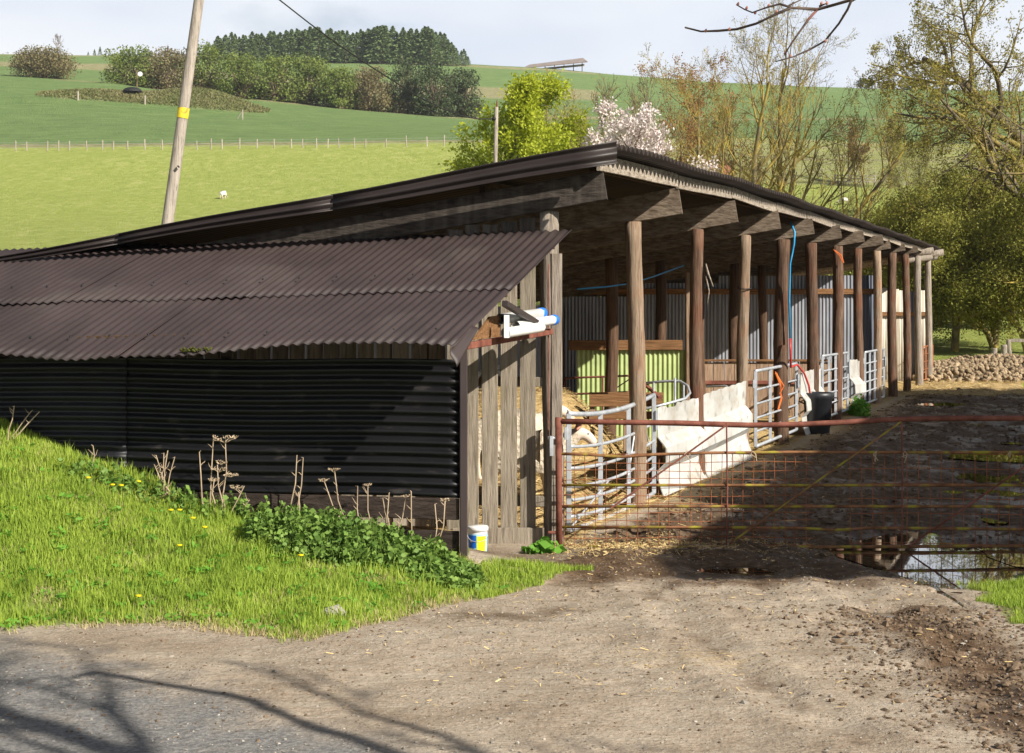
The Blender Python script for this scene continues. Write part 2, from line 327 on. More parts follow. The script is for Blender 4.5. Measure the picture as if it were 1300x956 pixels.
# ground material driven by region masks
def ground_mat():
    m = bpy.data.materials.new('ground'); m.use_nodes = True; nt = m.node_tree; N = nt.nodes.new; L = nt.links.new
    p = nt.nodes['Principled BSDF']; p.inputs['Specular IOR Level'].default_value = .3
    tc = N('ShaderNodeTexCoord')
    def noise(s, d=6, r=.6, st=None):
        n = N('ShaderNodeTexNoise'); n.inputs['Scale'].default_value = s; n.inputs['Detail'].default_value = d; n.inputs['Roughness'].default_value = r
        if st:
            mp = N('ShaderNodeMapping'); mp.inputs['Scale'].default_value = st; L(tc.outputs['Object'], mp.inputs[0]); L(mp.outputs[0], n.inputs['Vector'])
        else: L(tc.outputs['Object'], n.inputs['Vector'])
        return n.outputs['Fac']
    def ramp(f, els):
        r = N('ShaderNodeValToRGB'); e = r.color_ramp.elements
        while len(e) < len(els): e.new(.5)
        for x, (a, c) in zip(e, els): x.position = a; x.color = lin(*c)
        L(f, r.inputs[0]); return r.outputs[0]
    def mixc(f, a, b):
        x = N('ShaderNodeMixRGB'); L(f, x.inputs[0]); L(a, x.inputs[1]); L(b, x.inputs[2]); return x.outputs[0]
    def math_(op, a, b):
        x = N('ShaderNodeMath'); x.operation = op
        for i, v in enumerate((a, b)):
            if isinstance(v, (int, float)): x.inputs[i].default_value = v
            else: L(v, x.inputs[i])
        return x.outputs[0]
    def attr(nm):
        a = N('ShaderNodeAttribute'); a.attribute_name = nm; s = N('ShaderNodeSeparateColor'); L(a.outputs['Color'], s.inputs[0]); return s.outputs
    a1 = attr('mask_a'); a2 = attr('mask_b')
    def edge(mask, nz, w=.5, sharp=.12):
        x = math_('ADD', mask, math_('MULTIPLY', math_('SUBTRACT', nz, .5), w))
        r = N('ShaderNodeMapRange'); r.inputs['From Min'].default_value = .5-sharp; r.inputs['From Max'].default_value = .5+sharp; L(x, r.inputs[0]); return r.outputs[0]
    nb = noise(2.2, 7, .6); nf = noise(34, 5, .7); nm = noise(9, 6, .65); nl = noise(.12, 6, .55); nst = noise(14, 6, .7, (.35, 1.6, 1))
    nf2 = noise(90, 3, .7)
    gravel = mixc(nb, ramp(nf, [(.3, (.22, .175, .125)), (.5, (.38, .31, .235)), (.7, (.58, .50, .39))]), ramp(nm, [(.3, (.28, .215, .15)), (.7, (.47, .395, .305))]))
    tar = ramp(nf, [(.3, (.10, .097, .093)), (.5, (.19, .183, .172)), (.72, (.33, .31, .285))])
    mud = ramp(nm, [(.3, (.038, .021, .011)), (.5, (.095, .056, .030)), (.7, (.19, .125, .075))])
    mud = mixc(ramp(nst, [(.42, (0, 0, 0)), (.66, (.8, .8, .8))]), mud, ramp(nf, [(.3, (.07, .045, .024)), (.7, (.19, .125, .07))]))
    gravel = mixc(ramp(noise(1.1, 5, .6), [(.40, (0, 0, 0)), (.66, (.75, .75, .75))]), gravel, ramp(nf, [(.3, (.15, .105, .068)), (.7, (.32, .245, .17))]))
    gravel = mixc(ramp(noise(3.2, 6, .7, (.5, 2.2, 1)), [(.52, (0, 0, 0)), (.72, (.6, .6, .6))]), gravel, ramp(nf2, [(.3, (.33, .29, .23)), (.7, (.50, .45, .37))]))
    straw = ramp(nst, [(.3, (.17, .11, .045)), (.5, (.40, .28, .12)), (.7, (.60, .45, .22))])
    past = mixc(nl, ramp(noise(.9, 8, .7, (1, .5, 1)), [(.32, (.25, .31, .06)), (.5, (.40, .46, .10)), (.68, (.60, .59, .23))]), ramp(noise(3, 6, .7), [(.3, (.27, .35, .05)), (.7, (.42, .46, .10))]))
    crop = mixc(noise(.05, 5), ramp(noise(.5, 7, .7, (.25, 1.5, 1)), [(.3, (.085, .15, .045)), (.5, (.15, .24, .07)), (.7, (.25, .34, .11))]), ramp(noise(.3, 6, .6), [(.3, (.12, .19, .055)), (.7, (.22, .31, .10))]))
    rough = ramp(noise(.7, 8, .75), [(.3, (.13, .14, .05)), (.5, (.30, .28, .13)), (.7, (.50, .43, .27))])
    gr = ramp(noise(6, 6, .7), [(.3, (.10, .13, .03)), (.6, (.20, .22, .06)), (.75, (.32, .28, .12))])
    col = mixc(edge(a2[2], nb, .9, .2), gravel, tar)
    col = mixc(edge(a1[1], nb, .9, .15), col, mud)
    col = mixc(edge(a1[2], nst, .8, .2), col, straw)
    col = mixc(edge(a1[0], nm, .5, .1), col, gr)
    w2 = noise(.35, 5)
    far = mixc(edge(a2[0], w2, .25, .1), past, crop)
    far = mixc(edge(a2[1], w2, .8, .2), far, rough)
    cr_ = N('ShaderNodeAttribute'); cr_.attribute_name = 'far'
    col = mixc(edge(cr_.outputs['Fac'], nb, .3, .2), col, far)
    L(col, p.inputs['Base Color'])
    wet = edge(a1[1], nb, .9, .2)
    rr = N('ShaderNodeMapRange'); rr.inputs['To Min'].default_value = .95; rr.inputs['To Max'].default_value = .28; wn = N('ShaderNodeMapRange'); wn.inputs['From Min'].default_value = .44; wn.inputs['From Max'].default_value = .6; L(noise(1.6, 6, .65, (1, .4, 1)), wn.inputs[0]); L(math_('MULTIPLY', wet, wn.outputs[0]), rr.inputs[0])
    L(rr.outputs[0], p.inputs['Roughness'])
    b = N('ShaderNodeBump'); b.inputs['Strength'].default_value = .9; b.inputs['Distance'].default_value = .05
    h = math_('ADD', math_('MULTIPLY', nf, .35), math_('ADD', math_('MULTIPLY', nm, .6), math_('MULTIPLY', nst, .35)))
    L(h, b.inputs['Height'])
    b2 = N('ShaderNodeBump'); b2.inputs['Strength'].default_value = 1; b2.inputs['Distance'].default_value = .8
    hf = math_('MULTIPLY', noise(1.6, 8, .75), cr_.outputs['Fac']); L(hf, b2.inputs['Height']); L(b.outputs[0], b2.inputs['Normal'])
    L(b2.outputs[0], p.inputs['Normal'])
    return m
m_ground = ground_mat()

# ------------------------------------------------------------------ terrain
def post_x(Y): return .376*Y-5.195
KY = np.array([-200, 45, 80, 150, 200, 330, 600, 720, 1000.])
PXs = np.array([-400, 0, 140, 300, 600, 700, 900, 1100, 1300, 1700.])
def zrow(Y, pys): return CAMZ+(HY-np.array(pys, float))/F*Y
KZ = np.array([
    np.zeros(10), np.zeros(10),
    [4.2, 4, 4, 3.8, 3.5, 3, 2, 1.6, 1.5, 1.5],
    zrow(150, [253, 253, 253, 253, 252, 256, 262, 262, 262, 262]),
    zrow(200, [189, 188, 186, 184, 181, 186, 196, 204, 206, 206]),
    zrow(330, [90, 97, 106, 127, 152, 152, 152, 152, 152, 152]),
    zrow(600, [66, 68, 71, 75, 82, 88, 104, 113, 116, 120]),
    zrow(600, [66, 68, 71, 75, 82, 88, 104, 113, 116, 120])+4,
    zrow(600, [66, 68, 71, 75, 82, 88, 104, 113, 116, 120])-20])
SL = np.zeros_like(KZ)
for i in range(1, len(KY)-1):
    a = (KZ[i]-KZ[i-1])/(KY[i]-KY[i-1]); b = (KZ[i+1]-KZ[i])/(KY[i+1]-KY[i])
    SL[i] = np.where(a*b > 0, 2*a*b/(a+b+1e-9), 0)
SL[5] = SL[5]*.9; SL[6] = (KZ[6]-KZ[5])/(KY[6]-KY[5])*1.0
fx = np.array([-9, -3.5, -2.45, -1.3, -1.1, -.53, .3, .62]); fy = np.array([10.5, 10.65, 10.9, 10.4, 10.75, 11.6, 12.5, 13.1])
wx = np.array([-9, -4.4, -3.65, -2.9, -2.2, -1.6, -.6, -.38, .3, .6]); wz = np.array([2.2, 1.22, .94, .68, .48, .38, .24, .2, .06, .0])
def wallY(X): return 12.7-.21*(X+.39)
def sstep(t): t = np.clip(t, 0, 1); return t*t*(3-2*t)
def vnoise(X, Y, s, seed=0):
    """smooth value noise"""
    X = np.asarray(X, float)/s+seed*17.3; Y = np.asarray(Y, float)/s+seed*9.1
    xi = np.floor(X); yi = np.floor(Y); xf = sstep(X-xi); yf = sstep(Y-yi)
    def h(a, b): v = np.sin(a*127.1+b*311.7+seed*74.7)*43758.5453; return v-np.floor(v)
    return ((h(xi, yi)*(1-xf)+h(xi+1, yi)*xf)*(1-yf)+(h(xi, yi+1)*(1-xf)+h(xi+1, yi+1)*xf)*yf)*2-1
PUD = [  # px, py, half width px, half height px, base shift
    (1190, 707, 100, 36), (1085, 700, 28, 14), (1290, 702, 32, 12), (1122, 772, 34, 4.5), (1210, 758, 5, 14),
    (1262, 579, 42, 5), (1265, 606, 34, 6), (1202, 623, 20, 2.2), (1262, 625, 26, 4), (1262, 658, 14, 4), (1185, 512, 34, 1.8), (1270, 540, 40, 2.5), (1280, 560, 22, 2.5), (935, 718, 52, 7)]
PW = []
for px, py, hw, hh in PUD:
    Y1 = CAMZ*F/(py+hh-HY); Y0 = CAMZ*F/(py-hh-HY); Yc = (Y0+Y1)/2; PW.append(((px-650)/F*Yc, Yc, hw/F*Yc, (Y0-Y1)/2))
def H(X, Y):
    X, Y = np.broadcast_arrays(np.asarray(X, float), np.asarray(Y, float))
    px = 650+X/np.maximum(Y, 20)*F
    i = np.clip(np.searchsorted(KY, Y, side='right')-1, 0, len(KY)-2)
    z = np.zeros(X.shape)
    Yc = np.clip(Y, KY[0], KY[-1])
    cols = [np.interp(px, PXs, r) for r in KZ]; sl = [np.interp(px, PXs, r) for r in SL]
    cols = np.array(cols); sl = np.array(sl)
    def g(A, idx): return np.take_along_axis(A, idx[None, ...], 0)[0]
    h = KY[i+1]-KY[i]; t = (Yc-KY[i])/h
    z0, z1, s0, s1 = g(cols, i), g(cols, i+1), g(sl, i)*h, g(sl, i+1)*h
    z = (2*t**3-3*t*t+1)*z0+(t**3-2*t*t+t)*s0+(-2*t**3+3*t*t)*z1+(t**3-t*t)*s1
    far = np.clip((Y-60)/60, 0, 1)
    z += far*(vnoise(X, Y, 23, 1)*.35+vnoise(X, Y, 7, 2)*.1)
    # mound in the crop field
    z += 3.0*np.exp(-(((X+54)/9.)**2)-((Y-276)/8)**2)+1.6*np.exp(-(((X+72)/12)**2)-((Y-272)/7)**2)
    # bank in front of the lean-to
    f = np.interp(X, fx, fy); w = wallY(X); ch = np.interp(X, wx, wz)
    t = (Y-f)/np.maximum(w-f, .3)
    bank = ch*sstep(np.clip(t, 0, 1)*.85+.0)/sstep(.85)
    bank = np.where(Y > w+.35, ch*(1-sstep((Y-w-.35)/.8)), bank)
    bank = np.where(X > .62, 0, bank)
    z += bank*(Y < 40)
    # right verge
    z += .10*sstep((X-(3.75+.15*(Y-10)*.2))/.7)*sstep((13.6-Y)/1.2)*(Y < 20)
    near = (Y < 60)
    z += near*(vnoise(X, Y, .9, 3)*.018+vnoise(X, Y, .32, 4)*.008+vnoise(X, Y, .13, 5)*.006)
    z += np.where((X < .6) & (Y > f) & (Y < w), .045*vnoise(X, Y, .42, 14)*np.clip(t*3, 0, 1), 0)*near
    # wheel ruts curving in from the gate, hoof and boot dents
    for o_, w_ in ((0, .16), (1.55, .16)):
        xr = 1.1+o_+.045*(Y-13)**2*.6; z -= .030*np.exp(-((X-xr)/w_)**2)*(Y < 16)*(Y > 6)*(.6+.6*vnoise(X, Y, .35, 71)); z += .014*np.exp(-((np.abs(X-xr)-.26)/.09)**2)*(Y < 16)*(Y > 6)
    z -= near*.014*np.clip(vnoise(X, Y, .19, 72)-.35, 0, 1)*3*(Y > 9)*(X > .3)
    # churned mud at the right
    ch2 = np.exp(-((X-2.75-.12*(10.2-Y))/.42)**2)*sstep((11.2-Y)/.5)*sstep((Y-7)/.6)
    z += ch2*(vnoise(X, Y, .28, 6)*.05+vnoise(X, Y, .12, 7)*.03+.03)
    yard = ((X > post_x(Y)+.5) & (Y > 14) & (Y < 45))
    q_ = X-.376*Y; z += yard*(vnoise(X, Y, .33, 8)*.03+vnoise(X, Y, .8, 12)*.02+vnoise(X, Y, .16, 15)*.012+vnoise(q_*3.2, Y*.35, 1, 16)*.03)
    for k, (cx, cy, rx, ry) in enumerate(PW):
        dd = ((X-cx)/rx)**2+((Y-cy)/ry)**2
        a = .9 if k < 3 else .7
        z -= (.085 if k < 3 else .06 if k in (3, 4) else .11)*a*np.exp(-np.minimum(dd, 30)**2*.8)*(Y < 60)
    # litter and straw inside the shed
    ins = sstep((post_x(Y)-.25-X)/.5)*sstep((Y-15.3)/.8)*sstep((46-Y)/1)*sstep((X-(post_x(Y)-7.3))/.3)
    z += ins*(.10+vnoise(X, Y, .5, 9)*.03)
    z += ins*1.0*np.exp(-(((X-.15)/1.15)**4)-((Y-21.5)/1.3)**4)
    z += ins*.22*np.exp(-(((X+.1)/1.0)**2)-((Y-17.4)/1.0)**2)
    return z
def Hs(x, y): return float(H(np.array([x]), np.array([y]))[0])
def frange(pairs):
    o = []
    for a, b, s in pairs: o += list(np.arange(a, b-1e-6, s))
    return np.array(o+[pairs[-1][1]])
def terrain(name, xs, ys, masks=True):
    X, Y = np.meshgrid(xs, ys); Z = H(X, Y)
    V = np.stack([X, Y, Z], -1); m, n = X.shape
    i = np.arange(m-1)[:, None]*n; j = np.arange(n-1)[None, :]
    Q = np.stack([i+j, i+j+1, i+n+j+1, i+n+j], -1).reshape(-1, 4)
    me = np_mesh(name, V.reshape(-1, 3), [Q], True)
    X = X.ravel(); Y = Y.ravel(); N_ = len(X)
    f = np.interp(X, fx, fy); w = wallY(X)
    f2 = f+vnoise(X, Y, .8, 61)*.16+vnoise(X, Y, .27, 62)*.08; grass = sstep(.5+(Y-f2-.12)/.35*.5)*(Y < w+.6)*(X < .75)*sstep(.5+(.62-X)/.4)
    grass = np.where((X > -.35) & (Y > 12.55+.6*(X+.35)), 0, grass)
    vx = 3.45+.12*(Y-9)*np.where(Y < 11, 1, .5)+vnoise(X, Y, .5, 11)*.12
    grass = np.maximum(grass, sstep(.5+(X-vx)/.3)*(Y < 13.1)*(Y > -50))
    grass = np.maximum(grass, (X < post_x(Y)-7.6)*(Y > 14))
    grass = np.maximum(grass, sstep(.5+(Y-47.5)/1.5))
    grass = np.maximum(grass, ((Y > 41.8) & (X > post_x(Y)+2.5))*sstep((X-post_x(Y)-2.5)/1.2)*.62)
    mud = sstep((X-post_x(Y))/.8)*sstep((Y-12.2)/1.2)*(Y < 60)*sstep((41.5-Y)/2)
    mud = np.maximum(mud, np.exp(-((X-2.85)/.55)**2)*(Y < 11.6)*.75)
    for o_ in (0, 1.55): mud = np.maximum(mud, .43*np.exp(-((X-(1.1+o_+.027*(Y-13)**2))/.17)**2)*(Y < 14)*(Y > 6))
    mud = np.maximum(mud, .46*np.exp(-((X+.1)/1.6)**2-((Y-11.3)/.5)**2))
    mud = np.maximum(mud, .55*sstep((Y-12.0)/.7)*(Y < 14.5)*(X > .1))
    mud = np.maximum(mud, .62*np.exp(-((X-.0)/.7)**4-((Y-13.6)/.7)**4))
    straw = sstep((post_x(Y)+.15-X)/.3+.5)*(Y > 14.9)*(Y < 47)*(X > post_x(Y)-7.5)
    straw = np.maximum(straw, .62*sstep((Y-38.5)/1.5)*sstep((48-Y)/2)*(X > post_x(Y)-1))
    straw = np.maximum(straw, .55*np.exp(-((X-.95)/.75)**2-((Y-14.7)/.45)**2))
    straw = np.maximum(straw, .5*np.exp(-((X-post_x(Y)-.4)/.5)**2)*(Y > 17)*(Y < 46))
    straw = np.maximum(straw, .36*np.exp(-((X-1.1)/1.5)**2-((Y-9.9)/.6)**2))
    tar = .75*sstep((-.6-X-(Y-9.2)*1.1)/2.4)*(Y < 11)
    A = np.stack([grass, mud, straw, np.ones(N_)], -1).astype(np.float32)
    fence = 201+X*0; crop = sstep((Y-203)/3)*.9+.05
    px = 650+X/np.maximum(Y, 20)*F
    crop = np.where((px > 620) & (Y < 235), .25*crop, crop)
    rough = .9*np.exp(-(((X+62)/19)**4)-((Y-274)/9)**4)
    rough = np.maximum(rough, .75*np.exp(-((Y-204)/3.0)**2))
    rough = np.maximum(rough, .8*np.exp(-((Y-338)/9)**2)*(px > 70))
    rough = np.maximum(rough, .95*np.exp(-((Y-455)/28)**4)*(px < 760))
    rough = np.maximum(rough, .8*np.exp(-((Y-590)/10)**2)*(px < 760))
    rough = np.maximum(rough, .55*((px > 640) & (Y > 170) & (Y < 235)))
    B = np.stack([crop, rough, tar, np.ones(N_)], -1).astype(np.float32)
    far = sstep((Y-52)/4).astype(np.float32)
    far = np.maximum(far, ((X < post_x(Y)-7.8)*(Y > 20)).astype(np.float32))
    for nm, dat in (('mask_a', A), ('mask_b', B)):
        at_ = me.color_attributes.new(nm, 'FLOAT_COLOR', 'POINT'); at_.data.foreach_set('color', dat.ravel())
    af = me.attributes.new('far', 'FLOAT', 'POINT'); af.data.foreach_set('value', far)
    me.materials.append(m_ground)
    o = bpy.data.objects.new(name, me); C.objects.link(o); tag(o, kind='structure'); return o
yb1 = 54.; yb2 = 200.
xs_near = frange([(-60, -20, 4), (-20, -6, .5), (-6, 5.5, .045), (5.5, 16, .13), (16, 30, .6), (30, 80, 5)])
ys_near = frange([(-40, 0, 4), (0, 8, .5), (8, 15.5, .045), (15.5, 24, .10), (24, 44, .14), (44, yb1, .5)])
terrain('ground', xs_near, ys_near)
terrain('pasture', frange([(-420, -60, 12), (-60, 80, 1.0), (80, 420, 12)]), frange([(yb1, 120, 1.0), (120, yb2, 1.5)]))
terrain('hill', frange([(-1200, -160, 30), (-160, 230, 2.2), (230, 1200, 30)]), frange([(yb2, 340, 1.5), (340, 1000, 5)]))

# puddles
m_water = bpy.data.materials.new('water'); m_water.use_nodes = True
_p = m_water.node_tree.nodes['Principled BSDF']
_p.inputs['Base Color'].default_value = (.03, .022, .014, 1); _p.inputs['Roughness'].default_value = .02; _p.inputs['IOR'].default_value = 1.33
_p.inputs['Specular IOR Level'].default_value = 1.0; _p.inputs['Coat Weight'].default_value = .8; _p.inputs['Coat Roughness'].default_value = .01
_n = m_water.node_tree.nodes.new('ShaderNodeTexNoise'); _n.inputs['Scale'].default_value = 5
_b = m_water.node_tree.nodes.new('ShaderNodeBump'); _b.inputs['Strength'].default_value = .05; _b.inputs['Distance'].default_value = .01
_tc = m_water.node_tree.nodes.new('ShaderNodeTexCoord')
m_water.node_tree.links.new(_tc.outputs['Object'], _n.inputs['Vector'])
m_water.node_tree.links.new(_n.outputs['Fac'], _b.inputs['Height']); m_water.node_tree.links.new(_b.outputs[0], _p.inputs['Normal'])
for k, (cx, cy, rx, ry) in enumerate(PW):
    n = 40; mb = MB(); V = [(cx, cy, -.02)]
    lvl = (-.030, -.036, -.025)[k] if k < 3 else -.012-.003*(k % 4)
    if k in (3, 4): lvl = Hs(cx, cy)+.02
    if k == 13: lvl = Hs(cx, cy)+.035
    V = [(cx, cy, lvl)]
    for j in range(n):
        a = 2*pi*j/n; q = 1.25*(1+.10*sin(3*a+k)+.06*sin(7*a+2*k))
        V.append((cx+rx*q*cos(a), cy+ry*q*sin(a), lvl))
    mb.add(V, [(0, 1+j, 1+(j+1) % n) for j in range(n)])
    o = mb.build('puddle', m_water); tag(o, kind='structure')

# ------------------------------------------------------------------ open shed
U = np.array([.376, 1, 0]); Un = U/np.linalg.norm(U)         # along the shed
W = np.array([1, -.21, 0]); W = W/np.linalg.norm(W)           # across (to the yard)
KPY = [14.81+2.645*i for i in range(13)]
shed = thing('open_shed', 'long timber pole shed with dark monopitch roof, open along the muddy yard', 'shed', (post_x(14.81), 14.81, 0))
def eave_off(Y): return np.interp(Y, [14.3, 20.7, 30.9, 46.7], [.75, .63, .5, .27])
def eave_z(Y): return np.interp(Y, [14.3, 20.7, 30.9, 46.9], [3.68, 3.80, 3.87, 3.97])
def post_top(Y): return 3.095+max(0, Y-14.81)*.0185
SLOPE = .165
def roof_z(X, Y): return eave_z(Y)-SLOPE*(post_x(Y)+eave_off(Y)-X)
dia = [.19, .19, .17, .17, .23, .21, .21, .19, .2, .22, .2, .21, .2]
pm = [m_post_grey, m_post_tan, m_post_dark, m_post_tan, m_post_dark, m_post_dark, m_post_dark, m_post_dark, m_post_tan, m_post_dark, m_post_dark, m_post_grey, m_post_grey]
def log(p0, p1, r, lump=.035, n=16, wob=.026):
    p0 = np.array(p0, float); p1 = np.array(p1, float); m = 16
    t = np.linspace(0, 1, m)[:, None]; P = p0+(p1-p0)*t
    ph = random.uniform(0, 6); P = P+np.stack([np.sin(t[:, 0]*4+ph)*wob, np.cos(t[:, 0]*3+ph)*wob, t[:, 0]*0], -1)
    mb = MB(); rr = r*(1.04-.1*t[:, 0]); mb.tube(P, rr, n=n, lump=lump); return mb
dxs = [0, 0, .01, 0, .02, .0, -.01, 0, 0, 0, 0, 0, 0]
for i, Y in enumerate(KPY):
    X = post_x(Y)
    log((X+random.uniform(-.02, .02), Y, -.3), (X+dxs[i], Y, post_top(Y)), dia[i]/2).build('post', pm[i], shed, smooth=True)
# splinters hanging off the second post
mb = MB(); x, y = post_x(KPY[2]), KPY[2]; mb.tube([(x+.1, y-.08, 2.75), (x+.13, y-.1, 2.62), (x+.19, y-.12, 2.46)], [.008, .014, .004], 5)
mb.tube([(x+.1, y-.08, 2.6), (x+.14, y-.1, 2.4), (x+.12, y-.1, 2.25)], [.01, .008, .003], 5); mb.build('splinter', m_fascia, shed)
# rafters
for i, Y in enumerate(KPY):
    X = post_x(Y); h = float(np.interp(Y, [14.8, 46.5], [.31, .15])); th = .055
    zb = post_top(Y); off = .5 if i < 8 else .3
    c = np.array([X, Y+(-.12 if i == 0 else 0), zb+h/2+.0])
    d = np.array([W[0], W[1], SLOPE*.98])
    p1 = c+d*off*1.0; p0 = c-d*7.2
    if i == 0:
        p1 = c+d*.50
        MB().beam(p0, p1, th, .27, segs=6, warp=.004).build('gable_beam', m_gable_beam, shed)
    elif i < 11:
        MB().beam(p0, p1, th, h, segs=5, warp=.006).build('rafter', m_rafter, shed)
    else:
        log(p0, c+d*.42, .10).build('rafter', m_post_grey, shed, smooth=True)
# back and inner posts, purlins
for Yp, sc in [(KPY[k], 0) for k in range(3, 13)]:
    X = .376*Yp-7.4*0-12.0
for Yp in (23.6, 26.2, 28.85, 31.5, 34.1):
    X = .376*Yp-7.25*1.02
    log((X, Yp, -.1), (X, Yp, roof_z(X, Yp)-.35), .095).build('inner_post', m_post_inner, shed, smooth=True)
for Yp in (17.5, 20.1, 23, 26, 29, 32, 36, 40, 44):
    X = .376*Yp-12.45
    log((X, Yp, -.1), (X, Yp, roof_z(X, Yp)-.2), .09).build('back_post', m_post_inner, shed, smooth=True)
for q in (.35, 1.5, 2.8, 4.1, 5.4, 6.7):
    Ys = np.linspace(14.55+.21*q+(1.2 if q > 2 else .2), 46.6, 9); P = [(post_x(y)+eave_off(y)-q*.98-.02, y, roof_z(post_x(y)+eave_off(y)-q, y)-.10) for y in Ys]
    mb = MB()
    for a, b in zip(P[:-1], P[1:]): mb.beam(a, b, .06, .11, segs=1)
    mb.build('purlin', m_purlin, shed)
# log purlin sticking out at the far end
log((post_x(43)-.3, 43.0, post_top(43)-.12), (post_x(46.5)+.45, 47.4, 3.72), .11).build('end_log', m_post_grey, shed, smooth=True)
# roof sheet: corrugations run up the slope, so waves are along Y
def roof_sheet(ya, yb, xa, xb, lift=0):
    n = int((yb-ya)/.146*6); ys = np.linspace(ya, yb, n+1); us = np.linspace(xa, xb, 4)
    V = np.zeros((len(us), n+1, 3))
    for a, u in enumerate(us):
        for b_, y in enumerate(ys):
            ex = post_x(y)+eave_off(y); ry = y-W[1]/W[0]*0
            V[a, b_] = (ex-u, y+.21*u, eave_z(y)-SLOPE*u-.03+.026*sin(2*pi*y/.146)+lift+.012*sin(y*1.7+u))
    return V
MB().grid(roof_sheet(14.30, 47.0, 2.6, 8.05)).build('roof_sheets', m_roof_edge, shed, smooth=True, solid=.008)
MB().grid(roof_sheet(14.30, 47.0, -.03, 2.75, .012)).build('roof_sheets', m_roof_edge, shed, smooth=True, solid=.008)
# barge sheets hanging over the gable: two deep rolls, three lengths butted
def barge(u0, u1, lift):
    m = 26; V = np.zeros((8, m, 3))
    for a in range(8):
        for b_ in range(m):
            v = b_/(m-1); u = u0+(u1-u0)*a/7
            ex = post_x(14.28)+eave_off(14.28)
            roll = .022*cos(2*pi*v*1.75+.3)
            V[a, b_] = (ex-u, 14.25+.21*u-.03-roll-.05*v, eave_z(14.3)-SLOPE*u+.015-(.205-.022*u)*v+lift+.01*sin(u*2))
    return MB().grid(V)
barge(-.02, 2.62, 0).build('barge_sheet', m_barge, shed, smooth=True, solid=.008)
barge(2.60, 4.75, -.005).build('barge_sheet', m_barge, shed, smooth=True, solid=.008)
barge(4.72, 7.9, -.009).build('barge_sheet', m_barge, shed, smooth=True, solid=.008)
# fascia boards
ends = [14.42, 17.3, 20.0, 22.9, 25.4, 28.1, 30.8, 33.4, 36.1, 38.7, 41.4, 44.0, 46.9]
for a, b in zip(ends[:-1], ends[1:]):
    def fp(y): return np.array([post_x(y)+eave_off(y)-.19, y, eave_z(y)-.15])
    hh = float(np.interp(a, [14, 47], [.15, .10])); j = random.uniform(-.022, .022)
    MB().beam(fp(a+.02)+[0, 0, j], fp(b-.02)+[0, 0, -j], .035, hh, segs=3, warp=.004).build('fascia_board', m_fascia, shed)
# gable wall planks (frontal) and side battens
gy = lambda X: 14.70-.21*(X-.37)*(1 if X < -.6 else 0)-.0
xp = .235; k = 0
planks = []
for pxc, w in ((670.3, 20), (646, 21), (622, 20.5), (599, 17.5)):
    planks.append(((pxc-650)/F*14.7, w/F*14.7))
xx = planks[-1][0]-.165
while xx > -6.6: planks.append((xx, random.uniform(.14, .155))); xx -= random.uniform(.163, .176)
for n_, (x, w) in enumerate(planks):
    zt = post_top(14.81)-.02-SLOPE*(.37-x)-random.uniform(.0, .035)+.03
    zb = .12 if n_ > 0 else .10
    if n_ < 4: zt = min(zt, 9)
    y = gy(x)+.02
    top = n_ < 5
    if zt > 2.82 and x > -2.6:  # upper board ends use the darker wood with shade in its colour
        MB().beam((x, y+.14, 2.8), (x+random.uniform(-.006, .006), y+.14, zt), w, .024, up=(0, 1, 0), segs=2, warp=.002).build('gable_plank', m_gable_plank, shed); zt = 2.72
    MB().beam((x, y, zb), (x+random.uniform(-.006, .006), y, zt), w, .024, up=(0, 1, 0), segs=3, warp=.002).build('wall_plank', m_plank, shed)
MB().beam((-.55, gy(-.55)-.02, .06), (.30, gy(.3)-.02, .06), .03, .17, up=(0, 0, 1)).build('kick_board', m_plank, shed)
MB().beam((-6.6, gy(-6.6)+.06, 1.5), (.36, gy(.36)+.06, 1.5), .05, .09).build('wall_rail', m_plank, shed)
MB().beam((-6.6, gy(-6.6)+.06, .38), (.36, gy(.36)+.06, .38), .05, .10).build('wall_rail', m_plank, shed)
# square timber fixed against the corner post
MB().beam((.415, 14.73, -.1), (.415, 14.73, 2.70), .105, .09, up=(0, 1, 0), segs=4, warp=.003).build('corner_timber', m_post_grey, shed)
MB().beam((.338, 14.63, 1.0), (.338, 14.63, 2.6), .012, .02, up=(0, 1, 0)).build('metal_strip', m_rust, shed)
# long back wall, far partition, far end wall
a0 = (post_x(15)-7.45, 15.2, 0); 
def bw(y, z): return (post_x(y)-7.45, y, z)
MB().grid(corr(bw(16.3, -.1), bw(46, -.1), bw(46, 2.35), bw(16.3, 2.05), .076, .009)).build('back_wall_sheets', m_galv, shed, smooth=True)
YP = 36.2
def part_pt(px, z): return np.array([(px-650)/F*YP, YP, z])
segs = [(690, 800, 2.55, m_galv), (800, 912, 2.75, m_galv), (912, 1000, 2.92, m_galv), (1000, 1088, 2.93, m_galv), (1088, 1109, 2.93, m_galv_blue)]
for a, b, zt, mt in segs:
    zt2 = min(zt, roof_z(part_pt(a, 0)[0], YP)-.12)
    MB().grid(corr(part_pt(a, -.1), part_pt(b, -.1), part_pt(b, zt2), part_pt(a, zt2), .080, .012)).build('partition_sheet', mt, shed, smooth=True)
MB().beam(part_pt(700, 2.56)+[0, -.06, 0], part_pt(1108, 2.56)+[0, -.06, 0], .06, .13).build('partition_rail', m_rail, shed)
YE = 46.9
cols = [(1112, 1121, m_pvc, 2.76), (1121, 1131, m_cream, 2.78), (1131, 1141, m_cream, 2.74), (1141, 1150, m_cream, 2.7), (1150, 1158, m_galv, 2.66), (1158, 1164, m_galv_blue, 2.66), (1164, 1178, m_cream, 2.7), (1040, 1112, m_cream, 2.72)]
for a, b, mt, zt in cols:
    xa, xb = (a-650)/F*YE, (b-650)/F*YE
    MB().grid(corr((xa, YE, -.1), (xb, YE, -.1), (xb, YE, zt), (xa, YE, zt), .09, .008)).build('end_sheet', mt, shed, smooth=True, solid=.006)
